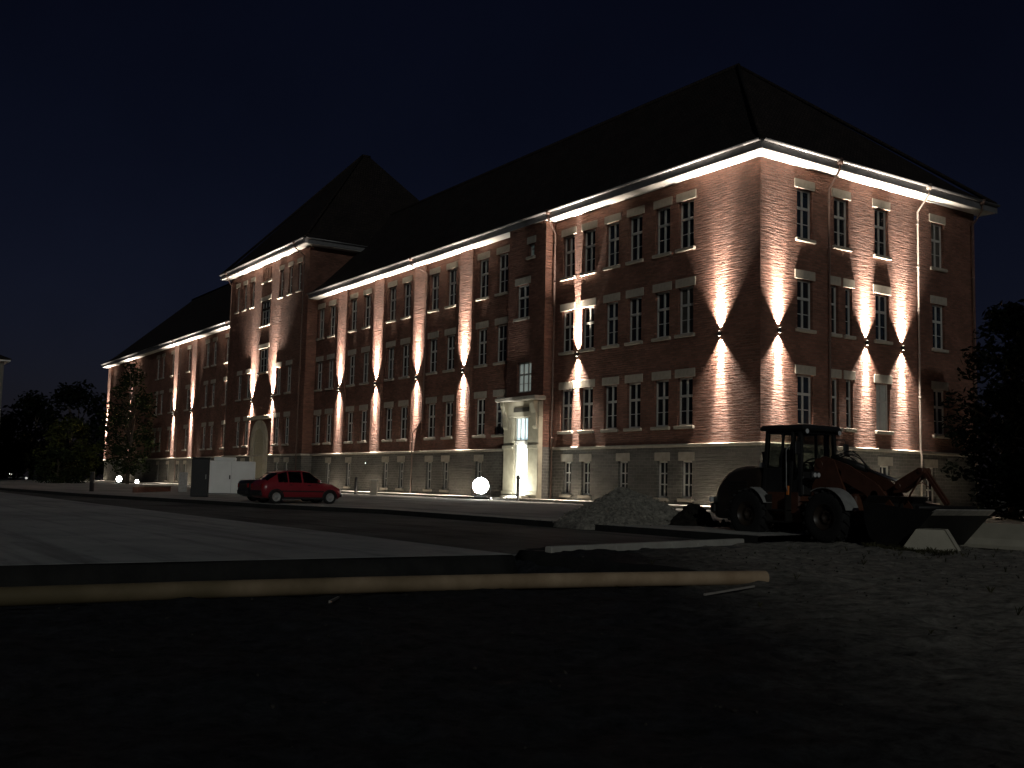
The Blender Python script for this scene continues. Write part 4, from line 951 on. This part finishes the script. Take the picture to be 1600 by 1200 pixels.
# unseen up-light added to give the foot of the entrance its glow
t = thing('added_uplight', 'ground light added to brighten the entrance portal from below', 'uplight', (-16.9,-2.15,.425))
b_ = MB(); b_.revolve([(0,-.05),(.13,-.05),(.13,.008),(.1,.012),(.0,.012)], (0,0), 'z', 18); b_.build('housing', BLACK, t); b_ = MB(); b_.cyl((0,0), 'z', .09, .0125, .016, 18); b_.build('lens', LENS, t)
o = spot(t, (0,0,.05), True, 520, 165, 1, (1,1,.86)); o.rotation_euler = (PI-.7, 0, 0)
t = thing('bulkhead_lamp', 'tiny white lamp on the basement wall above the bollard', 'lamp', (-38.7,-.02,2.5))
b_ = MB(); b_.bbox(-.08,-.07,-.08,.08,.02,.08,.02); b_.build('housing', BLACK, t); b_ = MB(); b_.cyl((0,0), 'y', .05, -.085, -.071, 12); b_.build('lens', emis('bulkhead_glow', (1,1,.95), 3), t)
def garden_light(loc, label, s):
    t = thing('garden_light', label, 'garden light', loc, 0, 'small lights far left')
    b_ = MB(); b_.cyl((0,0), 'z', .04, 0, .7, 8); b_.build('post', BLACK, t); b_ = MB(); b_.revolve([(0,.7),(.12,.72),(.15,.82),(.12,.92),(0,.96)], (0,0), 'z', 12); b_.build('globe', emis('garden_glow', (1,1,.92), s), t)
garden_light((-128,-10.6,.2), 'leftmost tiny garden light near the neighbouring house', 2.2)
garden_light((-110,-11.5,-.25), 'dim garden light under the leafy bush at left', .5)

# ------------------------------------------------------------------ trees and bushes
BARK = mat('bark', (.06,.045,.035), .9, .3, 6, .6, 20)
def leaf_mat(name, c):
    return mat(name, c, .95, .5, .9, spec=.0)
LEAF = leaf_mat('leaves', (.02,.027,.012)); LEAFD = leaf_mat('dark_leaves', (.007,.009,.006)); LEAFY = leaf_mat('yellowish_leaves', (.045,.05,.015)); NEEDLE = leaf_mat('needles', (.0045,.006,.0045))
def leaves(mb, clumps, rnd, per, rad, ls):
    for c in clumps:
        for _ in range(per):
            d = Vector((rnd.gauss(0,1), rnd.gauss(0,1), rnd.gauss(0,.8))).normalized()*rad*rnd.random()**.4
            p = c+d; a = Vector((rnd.uniform(-1,1), rnd.uniform(-1,1), rnd.uniform(-.6,.6))).normalized(); b_ = a.cross(Vector((rnd.uniform(-1,1), rnd.uniform(-1,1), rnd.uniform(-1,1)))).normalized()
            s = ls*rnd.uniform(.6,1.3)
            mb.face([p-a*s, p+b_*s*.45, p+a*s, p-b_*s*.45])
def broad_tree(name, label, cat, loc, h, r, seed, m, nc=70, per=34, ls=.2, trunk=.35, low=.25, group=None, clr=.16):
    rnd = random.Random(seed); t = thing(name, label, cat, loc, 0, group)
    tb = MB(); tb.tube([(0,0,-.2),(.05*h*.2,0,h*.25),(.0,.03*h,h*.55),(.03*h,.0,h*.85)], [trunk, trunk*.75, trunk*.45, trunk*.1], 10)
    lf = MB(); cl = []
    for i in range(nc):
        z = h*(low+(1-low)*rnd.random()); tt = (z/h-low)/(1-low); rr = r*math.sqrt(max(.05, 1-(2*tt-.85)**2*.95))*rnd.uniform(.45,1.05); a = rnd.uniform(0, 2*PI)
        p = Vector((rr*math.cos(a), rr*math.sin(a), z)); cl.append(p)
        if i % 4 == 0:
            st = Vector((0,0,max(h*.15, z*.62))); tb.tube([st, st.lerp(p,.5)+Vector((0,0,.04*h)), p], [trunk*.35, trunk*.2, trunk*.05], 6)
    tb.build('trunk', BARK, t); leaves(lf, cl, rnd, per, r*clr*1.6, ls); lf.build('crown', m, t)
    return t
def conifer(label, loc, h, r, seed, group):
    rnd = random.Random(seed); t = thing('conifer', label, 'tree', loc, rnd.uniform(0,6), group)
    tb = MB(); tb.tube([(0,0,-.2),(0,0,h*.5),(0,0,h)], [.22,.14,.02], 8); lf = MB(); z = .5
    while z < h-.1:
        rr = r*(1-z/h)**.85*rnd.uniform(.8,1.1)+.1; nb = max(4, int(9*rr/r+4))
        for k in range(nb):
            a = rnd.uniform(0, 2*PI); L2 = rr*rnd.uniform(.75,1.12); tip = Vector((L2*math.cos(a), L2*math.sin(a), z-.22*L2)); st = Vector((0,0,z))
            if k % 3 == 0: tb.tube([st, tip], [.035,.008], 5)
            for q in range(int(10+14*L2)):
                f = rnd.random()**.7; p = st.lerp(tip, f)+Vector((rnd.gauss(0,.09), rnd.gauss(0,.09), rnd.gauss(0,.05)-.03)); s = .22*rnd.uniform(.6,1.2)
                d = Vector((math.cos(a+rnd.uniform(-.9,.9)), math.sin(a+rnd.uniform(-.9,.9)), rnd.uniform(-.5,.1))).normalized(); b_ = d.cross(Vector((rnd.uniform(-1,1), rnd.uniform(-1,1), 1))).normalized()
                lf.face([p-d*s*.4, p+b_*s*.22, p+d*s, p-b_*s*.22])
        z += .42
    tb.build('trunk', BARK, t); lf.build('crown', NEEDLE, t); return t
cg = 'dark evergreens beside the gable'
broad_tree('evergreen_tree', 'dark evergreen covering the lower right end of the gable', 'tree', (5.6,10.0,.2), 9.2, 2.6, 31, NEEDLE, 130, 60, .17, .25, .04, cg)
broad_tree('evergreen_tree', 'dark evergreen in the middle of the group at the right picture edge', 'tree', (8.6,9.2,.2), 8.6, 3.0, 32, NEEDLE, 140, 60, .17, .25, .04, cg)
broad_tree('evergreen_tree', 'dark evergreen furthest right, cut off by the picture edge', 'tree', (11.8,8.6,.2), 7.6, 3.0, 33, NEEDLE, 130, 60, .17, .25, .04, cg)
conifer('tapered conifer rising just above the dark evergreens', (7.4,9.4,.2), 10.2, 2.7, 4, cg)
broad_tree('slim_tree', 'slim airy tree in front of the far wing lamps', 'tree', (-82.5,-6.2,.2), 12.6, 2.6, 11, LEAF, 80, 26, .2, .2, .1, clr=.16)
broad_tree('slim_tree', 'second leafy tree before the left end of the far wing', 'tree', (-90.5,-4.6,.2), 12.0, 3.0, 12, LEAF, 80, 28, .22, .22, .12, clr=.15)
broad_tree('leafy_bush', 'rounded yellowish green bush left of the far floodlight', 'bush', (-91.0,-10.4,.15), 7.0, 3.0, 13, LEAFY, 90, 60, .2, .14, .05)
broad_tree('leafy_bush', 'lower bush at the foot of the yellowish bush', 'bush', (-88.5,-12.0,.1), 3.4, 2.9, 14, LEAF, 50, 50, .17, .08, .05)
bgp = 'dark trees behind the left bushes'
for i, (x, y, h, r, s) in enumerate([(-150,2,15,8,'tallest dark tree in the gap left of the far wing'), (-140,-6,12,6.5,'dark tree right beside the neighbouring house'), (-135,8,11.5,6,'dark tree closest to the left end of the far wing'), (-126,-13,8,5,'low dark tree below the neighbouring eaves')]):
    broad_tree('dark_tree', s, 'tree', (x,y,.1), h, r, 20+i, LEAFD, 60, 60, .42, .35, .12, bgp)

# ------------------------------------------------------------------ neighbouring house at the left edge
NB = thing('neighbour_house', 'grey rendered house with pale eaves, cut off at the left edge', 'house', (0,0,0))
REND = mat('grey_render', (.16,.155,.14), .9, .15, 1, .3, 20)
nw = MB(); MN = facing_x(-112.0)
facade(nw, MN, -50, -14.6, -.3, 15.0, [(-19.0,-17.9,9.2,11.2), (-24,-22.9,9.2,11.2), (-19.0,-17.9,5,7)])
nw.face([(-112,-14.6,-.3), (-135,-14.6,-.3), (-135,-14.6,15), (-112,-14.6,15)]); nw.face([(-135,-14.6,-.3),(-135,-50,-.3),(-135,-50,15),(-135,-14.6,15)]); nw.face([(-112,-50,-.3),(-135,-50,-.3),(-135,-50,15),(-112,-50,15)])
nw.build('wall', REND, NB)
for u, z in ((-18.45,9.2), (-23.45,9.2), (-18.45,5)):
    o = window(MN, u, z, 1.1, 2.0, 'casement'); o.parent = NB
nr = MB(); e0 = [(-111.3,-13.9),(-135.7,-13.9),(-135.7,-50.7),(-111.3,-50.7)]
tp_ = [(-123.5,-26,21),(-123.5,-26,21),(-123.5,-40,21),(-123.5,-40,21)]
for i in range(4):
    j = (i+1) % 4
    pts = [(*e0[i],15.35), (*e0[j],15.35), tp_[j]] + ([tp_[i]] if tp_[i] != tp_[j] else [])
    nr.face(pts); nr.face([(*e0[i],15.2), (*e0[j],15.2), (*e0[j],15.35), (*e0[i],15.35)])
fixn(nr.build('roof', ROOF, NB))
ne = MB(); ne.box(-135.6,-50.6,15.02,-111.35,-13.95,15.19); ne.build('eaves', SOFFIT, NB)
